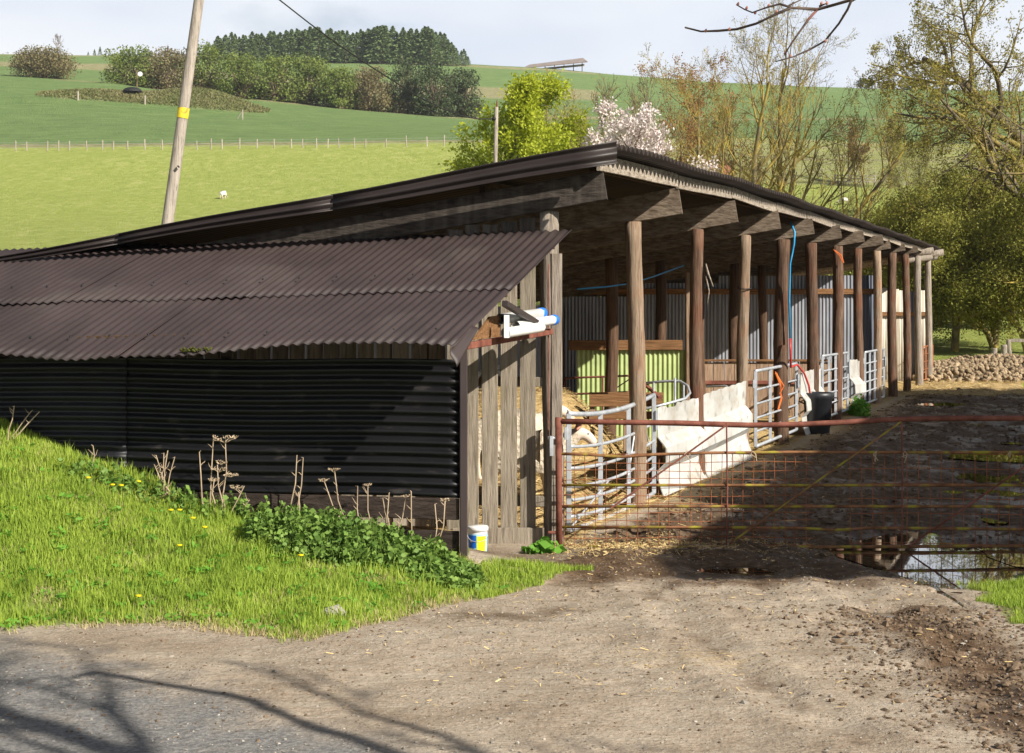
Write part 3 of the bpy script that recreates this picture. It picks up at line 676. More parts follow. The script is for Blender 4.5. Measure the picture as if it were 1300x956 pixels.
MB().beam(((1112-650)/F*YE, YE-.07, 2.0), ((1178-650)/F*YE, YE-.07, 2.0), .06, .12).build('end_rail', m_rail, shed)
# green sheet pen with timber rail
YG = 25.0
gx = lambda px, Y: (px-650)/F*Y
pen = thing('pen_partition', 'lime green corrugated sheet partition under an orange brown timber rail', 'partition', (gx(800, YG), YG, .1))
MB().grid(corr((gx(732, YG), YG, .05), (gx(873, YG), YG, .05), (gx(873, YG), YG, 1.52), (gx(732, YG), YG, 1.52), .076, .012)).build('sheet', m_green, pen, smooth=True)
MB().beam((gx(722, YG), YG-.04, 1.60), (gx(866, YG), YG-.04, 1.60), .06, .16, segs=3, warp=.003).build('rail', m_rail, pen)
MB().beam((gx(874, YG), YG-.05, 0), (gx(873.5, YG), YG-.05, 2.75), .09, .09, up=(0, 1, 0)).build('upright', m_board, pen)
# vertical board partition
YB = 30.2
bp = thing('board_partition', 'low partition of pale brown upright boards in front of the galvanised wall', 'partition', (gx(960, YB), YB, .05))
px = 893
while px < 1054:
    w = random.uniform(12.5, 15); MB().beam((gx(px+w/2, YB), YB, .05), (gx(px+w/2, YB), YB, 1.15+random.uniform(-.01, .01)), (w-.8)/F*YB, .025, up=(0, 1, 0)).build('board', m_board, bp); px += w
MB().beam((gx(893, YB), YB-.04, .76), (gx(1054, YB), YB-.04, .76), .05, .07).build('batten', m_rust, bp)
MB().beam((gx(893, YB), YB-.02, 1.18), (gx(1054, YB), YB-.02, 1.18), .09, .04).build('top_rail', m_rail, bp)

# ------------------------------------------------------------------ lean-to
lean = thing('lean_to', 'low lean-to with brown corrugated roof and black corrugated front wall beside the grass bank', 'lean-to', (-.39, 12.7, .1))
LR = np.array([-.462, 12.1, 1.90]); up_ = np.array([.376, 1, .39]); lf = np.array([-1, .21, -.022])
def lr(s, t): return LR+up_*t+lf*s+np.array([0, 0, -.007*max(0, s)*t/2.5])
def rsheet(s0, s1, t0, t1, lift, seed):
    a = lr(s0, t0); b = lr(s1, t0); c = lr(s1, t1); d = lr(s0, t1)
    Ln = np.linalg.norm(b-a); na = int(Ln/.085*8); nb = 8
    A = np.linspace(0, 1, na+1)[None, :, None]; B = np.linspace(0, 1, nb+1)[:, None, None]
    P = (a*(1-A)+b*A)*(1-B)+(d*(1-A)+c*A)*B
    nrm = np.cross(b-a, d-a); nrm = nrm/np.linalg.norm(nrm); nrm = nrm*np.sign(nrm[2])
    s = s0+(s1-s0)*A; t = t0+(t1-t0)*B
    P = P+nrm*(.0095*np.sin(2*pi*s*1.02/.085)+lift+.022*(1-B)*0)
    low = np.clip(1-t/1.3, 0, 1)
    P[..., 2] += (.022*np.sin(s*2.1+.6)+.02*np.sin(s*4.7+seed)*.6)[..., 0]*low[..., 0]
    P[..., 2] -= (.085*np.exp(-((s-3.05)/.45)**2))[..., 0]*low[..., 0]
    P[..., 2] += (.035*np.exp(-((s-1.1)/.5)**2))[..., 0]*low[..., 0]**2
    if t0 < .5: P[..., :] -= up_*(.02*np.sin(s*3.3+1))*(1-B)
    return MB().grid(P)
rsheet(-.02, 2.75, 0, 1.28, 0, 0).build('roof_sheet', m_roof, lean, smooth=True, solid=.006)
rsheet(2.7, 6.2, -.02, 1.30, .007, 1).build('roof_sheet', m_roof, lean, smooth=True, solid=.006)
rsheet(-.05, 2.3, 1.12, 2.58, .012, 2).build('roof_sheet', m_roof, lean, smooth=True, solid=.006)
rsheet(2.25, 4.0, 1.10, 2.57, .019, 3).build('roof_sheet', m_roof, lean, smooth=True, solid=.006)
rsheet(3.95, 7.5, 1.06, 2.60, .030, 4).build('roof_sheet', m_roof, lean, smooth=True, solid=.006)
# bolt heads along the purlin lines
for t in (.28, 1.42):
    for s in np.arange(.25, 6, .34):
        p = lr(s+random.uniform(-.01, .01), t)+np.array([0, 0, .05 if t > 1 else .022]); MB().tube([p, p+[0, -.004, .012]], [.012, .007], 6).build('roof_bolt', m_dark, lean)
# turned-down verge flashing at the right end
V = np.zeros((10, 8, 3))
for a in range(10):
    for b_ in range(8):
        t = -.05+.42*a/9; v = b_/7
        V[a, b_] = lr(-.02+.02*sin(v*5), t)+np.array([.02*v, -.01, -.16*v*(1-.8*a/9)+.02])
MB().grid(V).build('verge_flashing', m_roof, lean, smooth=True, solid=.005)
# structure: purlins, front post, plate
for t in (.42, 1.25, 2.4):
    MB().beam(lr(.05, t)+[0, 0, -.065], lr(6, t)+[0, 0, -.065], .05, .07).build('purlin', m_purlin, lean)
def wp(s, z, dy=0): return np.array([-.39-s, 12.7+.21*s+dy, z])
MB().beam(wp(-.0, -.1, .0), wp(-.0, 1.93, .0), .062, .075, up=(0, 1, 0)).build('front_post', m_roof, lean)
for s in (2.0, 4.0):
    MB().beam(wp(s, 0, .06), wp(s, 2.05, .06), .08, .08, up=(0, 1, 0)).build('front_post', m_dark_timber, lean)
for a, b, mt, dy, zt in ((.03, 2.93, m_black, 0, 1.775), (2.86, 6.2, m_black2, -.012, 1.765)):
    n = int((zt-.66)/.083*8); zs = np.linspace(.66, zt, n+1); ss = np.linspace(a, b, 30)
    V = np.array([[wp(s, z+.008*sin(s*2.5), dy-.017*sin(2*pi*z/.083)-.006*sin(s*1.9+z*2)) for s in ss] for z in zs])
    MB().grid(V).build('wall_sheet', mt, lean, smooth=True, solid=.004)
MB().beam(wp(.04, .57, .0), wp(6, .57, .0), .04, .17, segs=4, warp=.004).build('base_board', m_dark_timber, lean)
MB().beam(wp(.04, .28, .02), wp(6, .28, .02), .04, .22, segs=4, warp=.004).build('base_board', m_dark_timber, lean)
MB().beam(wp(.1, .12, .03), wp(6, .12, .03), .04, .10).build('base_board', m_dark_timber, lean)
# tie bar between the front post and the corner post, brace, gusset
tie0 = np.array([-.375, 12.72, 1.885]); tie1 = np.array([.36, 14.62, 1.975])
MB().beam(tie0, tie1, .05, .055).build('tie_bar', m_rust, lean)
MB().beam(np.array([-.06, 13.05, 2.23]), np.array([.22, 14.0, 2.06]), .05, .05).build('brace', m_roof, lean)
mb = MB(); g = [(-.33, 12.9, 1.93), (-.12, 13.45, 1.95), (-.12, 13.4, 2.13), (-.2, 13.2, 2.12)]
mb.add(g+[tuple(np.array(q)+[.02, -.008, 0]) for q in g], [(0, 1, 2, 3), (7, 6, 5, 4), (0, 4, 5, 1), (1, 5, 6, 2), (2, 6, 7, 3), (3, 7, 4, 0)]); mb.build('gusset_board', m_rail, lean)
# pipes lying on the tie bar
def pipe(p0, ln, r, mt, cap, label):
    p0 = np.array(p0, float); d = tie1-tie0; d = d/np.linalg.norm(d); p1 = p0+d*ln
    t = thing('pipe', label, 'pipe', tuple(p0))
    mb = MB(); m = 3
    P = [p0+d*ln*q for q in (0, .02, .98, 1)]
    mb.tube(P, r, 20, caps=False); mb.tube([p1, p1-d*.01, p0+d*.01, p0][::1], r*.86, 20, caps=False)
    mb.build('tube', mt, t, smooth=True)
    if cap: MB().tube([p1-d*.05, p1-d*.0, p1+d*.03, p1+d*.035], [r*1.12, r*1.14, r*1.1, r*.8], 20).build('end_cap', m_blue, t, smooth=True)
pipe((-.055, 13.12, 1.985), .86, .044, m_pvc, False, 'bright white open ended pipe, the lowest of three on the rusty bar')
pipe((-.10, 13.35, 2.10), 1.02, .046, m_grey_pvc, True, 'pale grey pipe with blue end cap, highest of the three on the rusty bar')
pipe((.03, 13.55, 2.04), .98, .043, m_pvc, True, 'white pipe with blue end cap lying behind the open white pipe')
cl = MB().beam((-.045, 13.10, 1.945), (-.045, 13.10, 2.135), .045, .02, up=(0, 1, 0)).build('pipe_clip', m_pvc); tag(cl, 'small upright white plastic strip at the near end of the pipes', 'plastic strip')
for (px, py), lb in zip(((607, 476), (631, 472)), ('crumpled white plastic scrap hanging on the left gap between the planks', 'crumpled white plastic scrap hanging on the middle gap between the planks')):
    p = at(px, py, 14.78); mb = MB()
    for q in range(5):
        c = p+Vector((random.uniform(-.015, .02), -.01, random.uniform(-.04, .03)))
        mb.tube([c, c+Vector((.015, -.01, .02)), c+Vector((.03, 0, .035))], [.012, .018, .006], 6, lump=.25)
    o = mb.build('plastic_scrap', m_pvc); tag(o, lb, 'scrap')

# bucket
bk = at(606.5, 706, 13.9); bk.z = Hs(bk.x, bk.y)
bt = thing('bucket', 'small white plastic bucket with blue and yellow label against the plank wall', 'bucket', bk)
MB().lathe(bk, [(.075, 0), (.078, .005), (.086, .235)], 32).build('pail', m_pvc, bt, smooth=True)
MB().lathe(bk, [(.086, .228), (.094, .23), (.094, .262), (.088, .27), (.0, .272)], 32, bottom=False).build('lid', m_pvc, bt, smooth=True)
def band(a0, a1, z0, z1, mt, dr, nm):
    mb = MB(); n = 14
    V = [[bk+Vector(((.0765+.009*z/.235+dr)*cos(a), (.0765+.009*z/.235+dr)*sin(a), z)) for a in np.linspace(radians(a0), radians(a1), n)] for z in (z0, z1)]
    mb.grid(np.array([[list(v) for v in r] for r in V])).build(nm, mt, bt, smooth=True)
band(185, 355, .02, .205, m_ltblue, .0022, 'label'); band(190, 262, .085, .195, m_blue, .004, 'blue_panel'); band(266, 325, .04, .19, m_yellow, .004, 'yellow_panel')
band(222, 236, .135, .155, m_pvc, .005, 'white_mark')
mb = MB(); mb.tube([bk+Vector((.09*cos(a), .09*sin(a)*.3-.06, .2-.06*abs(sin(a)))) for a in np.linspace(pi, 2*pi, 12)], .003, 5); mb.build('handle', m_steel, bt)

# ------------------------------------------------------------------ gates
def tube_gate(label, A, B, zs, nv, top_extra=0, mt=m_steel, r=.021, bow=0, braces=(), group=None, catch=True, flat=True, name='field_gate'):
    A = np.array(A, float); B = np.array(B, float)     # (x,y,z base)
    t = thing(name, label, 'gate', tuple(A), 0, group)
    def P(u, z):
        bo = 4*u*(1-u)*bow
        return A+(B-A)*u+np.array([0, 0, z-(bo if z > .1 else bo*.6)])
    for i, z in enumerate(zs):
        mb = MB(); rr = r*1.2 if i in (0, len(zs)-1) else r*.8
        mb.tube([P(u, z) for u in np.linspace(0, 1, 13)], rr, 10); mb.build('rail', mt, t, smooth=True)
    for k in range(nv):
        u = k/(nv-1); mb = MB()
        w = .048 if 0 < k < nv-1 else .05
        mb.beam(P(u, zs[-1]-.0), P(u, zs[0]+.0), w, .012 if 0 < k < nv-1 else .04, up=(0, 1, 0)); mb.build('upright' if 0 < k < nv-1 else 'stile', mt, t)
    for (u0, z0, u1, z1) in braces:
        MB().tube([P(u0, z0), P(u1, z1)], r*.5, 6).build('brace', mt, t)
    if catch:
        c = P(0, zs[0]-.25); MB().beam(c+[-.03, -.03, 0], c+[-.03, -.03, .12], .03, .03, up=(0, 1, 0)).build('catch', mt, t)
        c = P(1, zs[0]-.3); MB().beam(c+[.03, -.03, -.1], c+[.03, -.03, .12], .03, .03, up=(0, 1, 0)).build('catch', mt, t)
    return t
G1 = 'galvanised gates along the open side of the shed'
tube_gate('bent galvanised gate nearest the plank wall, in front of the sheep', (gx(722, 15.25), 15.25, .02), (gx(830, 18.16), 18.16, .04),
          (1.15, .83, .62, .44, .31, .15, .02), 4, bow=.075, braces=((.80, 1.15, .66, .4), (.80, 1.15, .95, .55), (.0, .02, .45, .45)), group=G1)
tube_gate('galvanised gate behind the left of the black bin', (gx(959, 23.4), 23.4, .1), (gx(1011, 26.6), 26.6, .1), (1.15, .87, .66, .45, .25, .03), 4, group=G1)
tube_gate('galvanised gate just right of the black bin', (gx(1044, 29), 29, .12), (gx(1076, 31.9), 31.9, .1), (1.18, .9, .68, .47, .27, .03), 5, group=G1)
tube_gate('farthest galvanised gate, right of the leafy weed clump', (gx(1098, 34.2), 34.2, .07), (gx(1122, 37.1), 37.1, .07), (1.15, .9, .7, .5, .29, .03), 5, group=G1)
rg = tube_gate('small rusty mesh gate at the far end post of the shed', (gx(1171, 45.2), 45.2, .06), (gx(1184, 47.6), 47.6, .06), (1.0, .78, .56, .34, .04), 4, mt=m_wire, r=.012, catch=False, name='hurdle')
# main rusty gate in the foreground
YGt = 14.5
mg = thing('farm_gate', 'long rusty red farm gate with wire mesh and yellow lichen across the yard entrance', 'gate', (gx(708, YGt), YGt, 0))
def gp(px, py): 
    p = at(px, py, YGt); return np.array(p)
XR = 1395
bars = [(m_rust, .026, [(708, 535), (780, 536), (860, 537), (950, 540), (1010, 539), (1075, 536), (1140, 532), (1220, 531), (1300, 531), (XR, 532)]),
        (m_rust_y, .014, [(708, 576), (745, 577), (790, 580), (830, 577), (900, 575), (1000, 574), (1100, 574), (1200, 574.5), (1300, 574), (XR, 575)]),
        (m_rust_y, .014, [(708, 616), (850, 616), (1000, 616), (1100, 616), (1300, 616), (XR, 616)]),
        (m_rust_y, .014, [(708, 643), (900, 643), (1080, 643), (1300, 643), (XR, 643)]),
        (m_rust_y, .014, [(708, 669), (900, 669.5), (1010, 670), (1060, 673), (1110, 670), (1200, 671), (1300, 672), (XR, 672)]),
        (m_rust_y, .016, [(708, 694), (830, 695), (960, 695), (1100, 694), (1300, 693), (XR, 693)])]
for mt, r, pts in bars: MB().tube([gp(*p) for p in pts], r, 10, lump=.05).build('rail', mt, mg, smooth=True)
MB().tube([gp(709, 530), gp(709.5, 616), gp(710, 701)], .031, 12).build('stile', m_rust, mg, smooth=True)
MB().tube([gp(XR, 530), gp(XR, 700)], .031, 12).build('stile', m_rust, mg, smooth=True)
for px in (922, 1144):
    MB().tube([gp(px, 537)-[0, .02, 0], gp(px+1, 615)-[0, .02, 0], gp(px, 694)-[0, .02, 0]], .008, 6).build('upright', m_rust, mg)
for a, b in (((775, 645), (921, 540)), ((925, 690), (1143, 535)), ((1154, 692), (1375, 540))):
    MB().tube([gp(*a)-[0, .028, 0], gp(*b)-[0, .028, 0]], .009, 6).build('brace', m_rust_y if a[0] == 925 else m_rust, mg)
def wires(x0, x1, y0, y1, dx, dy, droopr=0):
    mb = MB(); xs = np.arange(x0, x1+.1, dx); ys = np.arange(y0, y1+.1, dy)
    for x in xs: 
        j = random.uniform(-.8, .8); mb.tube([gp(x+j, y0-2)+[0, .03, 0], gp(x-j, (y0+y1)/2)+[0, .03+random.uniform(-.006, .006), 0], gp(x+j*.5, y1+3)+[0, .03, 0]], .0031, 4)
    for y in ys: mb.tube([gp(x, y+1.2*sin(x*.021+y))+[0, .033+.004*sin(x*.05), 0] for x in np.linspace(x0, x1, 14)], .0031, 4)
    return mb
wires(716, 1034, 577, 705, 13.4, 10.6).build('wire_mesh', m_wire, mg)
wires(1080, 1390, 577, 712, 14.5, 19).build('wire_mesh', m_wire, mg)
mb = MB()
for px in (872, 955, 1112, 1148, 1282):
    c = gp(px, 575)
    for q in range(3): mb.tube([c+[0, -.02, .02], c+[random.uniform(-.03, .03), -.03, -.01], c+[random.uniform(-.04, .04), -.03, random.uniform(-.09, -.03)]], .004, 5)
mb.build('twine', m_stalk, mg)
c = gp(700, 566); MB().beam(c+[0, 0, -.09], c+[0, 0, .09], .035, .05, up=(0, 1, 0)).build('hinge', m_steel, mg)
MB().tube([gp(696, 556), gp(709, 556)], .014, 8).build('hinge', m_steel, mg); MB().tube([gp(696, 676), gp(709, 676)], .014, 8).build('hinge', m_rust, mg)
gpst = log((5.45, 14.35, -.3), (5.45, 14.35, 1.5), .1).build('gate_post', m_post_grey, smooth=True); tag(gpst, 'round timber gate post at the right end of the rusty farm gate', 'post')

# ------------------------------------------------------------------ white barriers
def barrier(Y0, Y1, z0, z1, label, seed):
    n = 46; prof = [(0, .0), (.0, -.05), (.0, -.32), (.10, -.44), (.105, -.60), (.01, -.70), (.02, -.80), (.08, -.97), (.09, -1.1)]
    V = np.zeros((len(prof), n, 3)); Nn = np.array([1, -.376, 0])/1.068
    for j in range(n):
        u = j/(n-1); y = Y0+(Y1-Y0)*u; zt = z0+(z1-z0)*u+.016*abs(sin(u*(Y1-Y0)*9+seed))-.03*(sin(u*5+seed) > .8)
        p = np.array([post_x(y)-.03, y, 0])
        for i, (o, dz) in enumerate(prof):
            k = zt if i < 2 else (z0+(z1-z0)*u)
            off = o+.008*sin(u*7+i*.7+seed)
            V[i, j] = p+Nn*(off+.06)+[0, 0, max(.02-.0*u, k+dz*z0)]
    o = MB().grid(V).build('barrier_sheet', m_white, smooth=False, solid=.012); 
    tag(o, label, 'barrier', 'white profiled barrier sheets between the shed posts'); return o
barrier(18.2, 20.14, 1.03, 1.04, 'white profiled barrier sheet with ragged top, beside the bent galvanised gate', 0)
barrier(20.16, 22.70, 1.06, 1.13, 'white profiled barrier sheet between the second and third round posts right of the bent gate', 2)
barrier(26.8, 28.7, 1.07, 1.10, 'white profiled barrier sheet directly behind the black bin', 3)
barrier(32.0, 33.4, 1.12, 1.08, 'farthest white barrier sheet, above the leafy weed clump', 4)

# bin
bx, by = 5.3, 27.3; bz = Hs(bx, by)
bn = thing('dustbin', 'black plastic dustbin with two rim handles standing by the shed gates', 'bin', (bx, by, bz))
MB().lathe((bx, by, bz), [(.185, 0), (.20, .02), (.205, .12), (.215, .13), (.245, .60), (.262, .61), (.27, .66), (.275, .72), (.25, .72), (.235, .62), (.2, .1), (0, .08)], 32).build('body', m_black_pl, bn, smooth=True)
for s in (-1, 1): MB().tube([(bx+s*.25, by-.05, bz+.63), (bx+s*.33, by-.06, bz+.63), (bx+s*.34, by-.06, bz+.57), (bx+s*.25, by-.05, bz+.53)], .014, 6).build('handle', m_black_pl, bn)
# hoses
X5, Y5 = post_x(25.4), 25.4
h1 = MB().tube([at(1004, 282, 25.2), at(1009, 295, 25.1), at(1008, 310, 25.1), at(1003, 335, 25.15), at(1002, 380, 25.2), at(1003, 432, 25.2)], .016, 8).build('blue_hose', m_hose_blue, smooth=True)
tag(h1, 'blue hose hanging down the round shed post left of the black bin', 'hose')
h2 = MB().tube([at(1003, 430, 25.15), at(1003.5, 448, 25.1), at(1004, 466, 25.3), at(1012, 463, 26.2), at(1021, 474, 26.9), at(1027, 490, 27.2), at(1029, 506, 27.3)], .018, 8).build('red_hose', m_hose_red, smooth=True)
tag(h2, 'red hose looping from the round post into the black bin', 'hose')
h3 = MB().tube([at(733, 367, 20), at(770, 364, 20.5), at(800, 360, 21), at(830, 351, 22), at(868, 337, 23)], .010, 6).build('water_pipe', m_hose_blue, smooth=True)
tag(h3, 'thin blue water pipe slung under the shed roof', 'pipe')
mb = MB(); mb.tube([at(1060, 318, 30.5), at(1068, 324, 30.5), at(1071, 334, 30.5)], .010, 5); mb.tube([at(1058, 317, 30.5), at(1066, 325, 30.5), at(1070, 333, 30.5)], .008, 5)
o = mb.build('orange_twine', m_orange); tag(o, 'orange twine tied round the top of a round post', 'twine')
mb = MB(); mb.tube([at(985, 474, 23.9), at(990, 487, 24), at(992, 505, 24), at(988, 520, 24)], .016, 5, lump=.3); mb.tube([at(984, 472, 24), at(995, 490, 24), at(990, 500, 24)], .01, 5, lump=.3)
o = mb.build('orange_twine', m_orange); tag(o, 'bunch of orange twine hanging on the galvanised gate left of the bin', 'twine')
mb = MB(); mb.tube([tuple(np.array([post_x(22.745)+.1*cos(a), 22.745+.1*sin(a), 2.48+.02*sin(a)])) for a in np.linspace(0, 2*pi, 16)], .009, 5)
o = mb.build('black_tie', m_dark); tag(o, 'black tie wrapped round the pale round post left of the gate', 'tie')

# feed trough, rusty hurdle and curved feeder inside
tr = thing('feed_trough', 'orange brown wooden feed trough standing in the straw behind the first round post', 'trough', (gx(790, 20.8), 20.8, .3))
for (za, zb, y) in ((1.06, .90, 20.6), (.84, .74, 20.55), (1.06, .90, 21.1)):
    MB().beam((gx(748, y), y, (za+zb)/2), (gx(842, y), y, (za+zb)/2), .03, za-zb).build('side_board', m_rail, tr)
for px in (752, 795, 838):
    MB().beam((gx(px, 20.6), 20.65, .05), (gx(px, 20.6), 20.65, 1.05), .07, .05, up=(0, 1, 0)).build('leg', m_board, tr)
MB().beam((gx(748, 20.85), 20.85, .80), (gx(842, 20.85), 20.85, .80), .45, .02).build('base', m_board, tr)
hd = thing('hurdle', 'rusty tubular hurdle in front of the lime green sheet', 'hurdle', (gx(760, 24.2), 24.2, .1))
for z in (1.13, .88, .6): MB().tube([(gx(716, 24.2), 24.2, z-.02), (gx(806, 24.2), 24.2, z+.02)], .016, 8).build('rail', m_rust, hd, smooth=True)
for px in (718, 765, 805): MB().tube([(gx(px, 24.2), 24.2, .1), (gx(px, 24.2), 24.2, 1.13)], .016, 8).build('upright', m_rust, hd, smooth=True)
MB().tube([(gx(725, 24.2), 24.2, .5), (gx(800, 24.2), 24.2, 1.1)], .010, 6).build('brace', m_rust, hd, smooth=True)
fr = thing('hay_feeder', 'curved galvanised tube feeder inside the shed behind the white barrier', 'feeder', (gx(850, 19.8), 19.8, .2))
MB().tube([at(812, 487, 20), at(845, 484, 19.9), at(864, 484, 19.8), at(873, 490, 19.7), at(876, 499, 19.6), at(870, 506, 19.4), at(845, 513, 19.2), at(815, 520, 19.1)], .017, 8).build('rail', m_steel, fr, smooth=True)
for px in (857, 868, 830): MB().tube([at(px, 480 if px == 857 else 486, 19.8), at(px, 570, 19.6)], .013, 8).build('upright', m_steel, fr, smooth=True)
MB().beam(at(820, 489, 20), at(838, 505, 19.6), .05, .03).build('slat', m_rust, fr)
f2 = MB().tube([at(896, 491, 24), at(922, 490, 24), at(930, 496, 23.5), at(931, 540, 23.5)], .015, 8).build('tube_rail', m_steel, smooth=True); tag(f2, 'galvanised tube rail inside the shed, in front of the low board partition', 'rail')

# ------------------------------------------------------------------ sheep
def skin(verts, edges, radii, sub=2):
    me = bpy.data.meshes.new('t'); me.from_pydata(verts, edges, []); o = bpy.data.objects.new('t', me); C.objects.link(o)
    s = o.modifiers.new('s', 'SKIN'); o.modifiers.new('u', 'SUBSURF').levels = sub
    s.use_smooth_shade = True
    for i, r in enumerate(radii):
        d = me.skin_vertices[0].data[i]; d.radius = (r, r) if np.isscalar(r) else r; d.use_root = (i == 0)
    dg = bpy.context.evaluated_depsgraph_get(); dg.update(); e = o.evaluated_get(dg); m2 = bpy.data.meshes.new_from_object(e)
    bpy.data.objects.remove(o); return m2
def make_sheep(label, loc, rz, scale=1, graze=False, wool=m_wool, group=None):
    t = thing('sheep', label, 'sheep', loc, rz, group); t.scale = (scale,)*3
    hz, hx = ((.26, .62) if graze else (.68, .60))
    V = [(0, 0, .50), (.22, 0, .50), (-.24, 0, .50), (-.38, 0, .48), (.36, 0, .53)]; Rr = [.20, .19, .205, .13, .13]
    E = [(0, 1), (0, 2), (2, 3), (1, 4)]
    V += [(.47, 0, (.42 if graze else .62)), (hx-.04, 0, hz+(.06 if graze else .02))]; Rr += [.085, .07]; E += [(4, 5), (5, 6)]
    V += [(hx+.05, 0, hz-.05), (hx+.10, 0, hz-.11)]; Rr += [.055, .034]; E += [(6, 7), (7, 8)]
    for sx, par in ((.25, 1), (-.27, 2)):
        for sy in (-1, 1):
            b = len(V); bw_ = -.03 if sx < 0 else 0
            V += [(sx, sy*.10, .34), (sx+bw_, sy*.10, .20), (sx, sy*.10, .03), (sx+.02, sy*.10, .0)]; Rr += [.075, .034, .024, .026]
            E += [(par, b), (b, b+1), (b+1, b+2), (b+2, b+3)]
    me = skin(V, E, Rr); me.materials.append(wool); me.materials.append(m_face)
    for p in me.polygons:
        c = p.center
        if c.x > hx-.06 or c.z < .24 and abs(c.x) < .4 and (c.x < hx-.2): p.material_index = 1 if (c.x > hx-.06 or c.z < .22) else 0
    o = bpy.data.objects.new('body', me); C.objects.link(o); o.parent = t; KIDS.setdefault(t.name, []).append(o)
    for s in (-1, 1):
        MB().tube([(hx-.05, s*.055, hz+.05), (hx-.06, s*.11, hz+.065), (hx-.07, s*.165, hz+.04)], [.014, .028, .006], 8).build('ear', m_ear, t, smooth=True, origin=False)
        MB().lathe((hx+.03, s*.045, hz-.005), [(.0, -.010), (.009, -.005), (.010, .002), (.0, .010)], 8, bottom=False).build('eye', m_dark, t, smooth=True, origin=False)
    return t
s1 = make_sheep('cream sheep standing behind the bent gate with its white face to the right', (.08, 16.25, Hs(.08, 16.25)-.005), radians(-4), 1.12)
s2 = make_sheep('cream sheep standing farther back with only its head and back showing', (-.08, 17.3, Hs(-.08, 17.3)-.005), radians(8), 1.1)
def field_sheep(px, py, Y, rz, lb, sc=1):
    x = gx(px, Y); make_sheep(lb, (x, Y, Hs(x, Y)), rz, sc, True, m_wool_far)
field_sheep(283, 253, 150, radians(70), 'white sheep grazing alone on the left pasture beyond the dark roof', 1.1)
field_sheep(1072, 250, 152, radians(170), 'white sheep grazing above the far roof edge between bare trees', 1.0)
field_sheep(1090, 259, 146, radians(20), 'smaller white lamb just right of the grazing sheep', .55)
field_sheep(1149, 248, 153, radians(200), 'small white sheep half hidden behind the olive trees', .6)

# ------------------------------------------------------------------ poles and wire
pl = thing('utility_pole', 'tall leaning grey timber utility pole with yellow band', 'pole', at(179, 523, 33))
pa, pb = at(179, 523, 33), at(263, -75, 33)
mb = MB(); P = [pa.lerp(pb, t) for t in np.linspace(0, 1, 14)]; mb.tube(P, np.linspace(.138, .10, 14), 18, lump=.012); mb.build('shaft', m_pole, pl, smooth=True)
t0, t1 = (523-150)/598, (523-137)/598
MB().tube([pa.lerp(pb, t0), pa.lerp(pb, t1)], .1245, 20, caps=False).build('warning_band', m_yellow_band, pl, smooth=True)
mb = MB()
for px, py in ((226, 211), (227, 212)): mb.tube([at(px, py, 32.86), at(px, py, 32.8)], .02, 6)
mb.build('bolt', m_dark, pl)
yp2 = 75; b2 = at(627, 300, yp2); b2.z = Hs(b2.x, yp2)
sp = thing('wire_post', 'short grey wire pole in front of the yellow green tree', 'pole', b2)
MB().tube([b2, at(629, 200, yp2), at(630.5, 136, yp2)], [.12, .10, .085], 12).build('shaft', m_pole, sp, smooth=True)
MB().tube([at(630.5, 138, yp2), at(631, 127, yp2)], [.05, .02], 8).build('finial', m_rust, sp)
MB().lathe(at(627, 151, yp2-.15), [(.02, -.08), (.09, -.05), (.1, 0), (.09, .06), (.03, .1)], 10, top=True).build('insulator', m_dark, sp, smooth=True)
wpts = [(263, -70, 33), (305, -36, 36), (355, 0, 40), (392, 29, 44), (430, 57, 48.5), (470, 84, 53), (500, 103, 57), (530, 122, 61), (560, 137, 65), (585, 147, 69), (607, 151, 72), (626, 151, 75)]
o = MB().tube([at(*p) for p in wpts], np.linspace(.015, .030, len(wpts)), 6).build('overhead_wire', m_dark, smooth=True); tag(o, 'dark overhead wire sagging down to the short pole', 'wire')
p3 = at(943, 215, 92); p3.z = Hs(p3.x, 92)

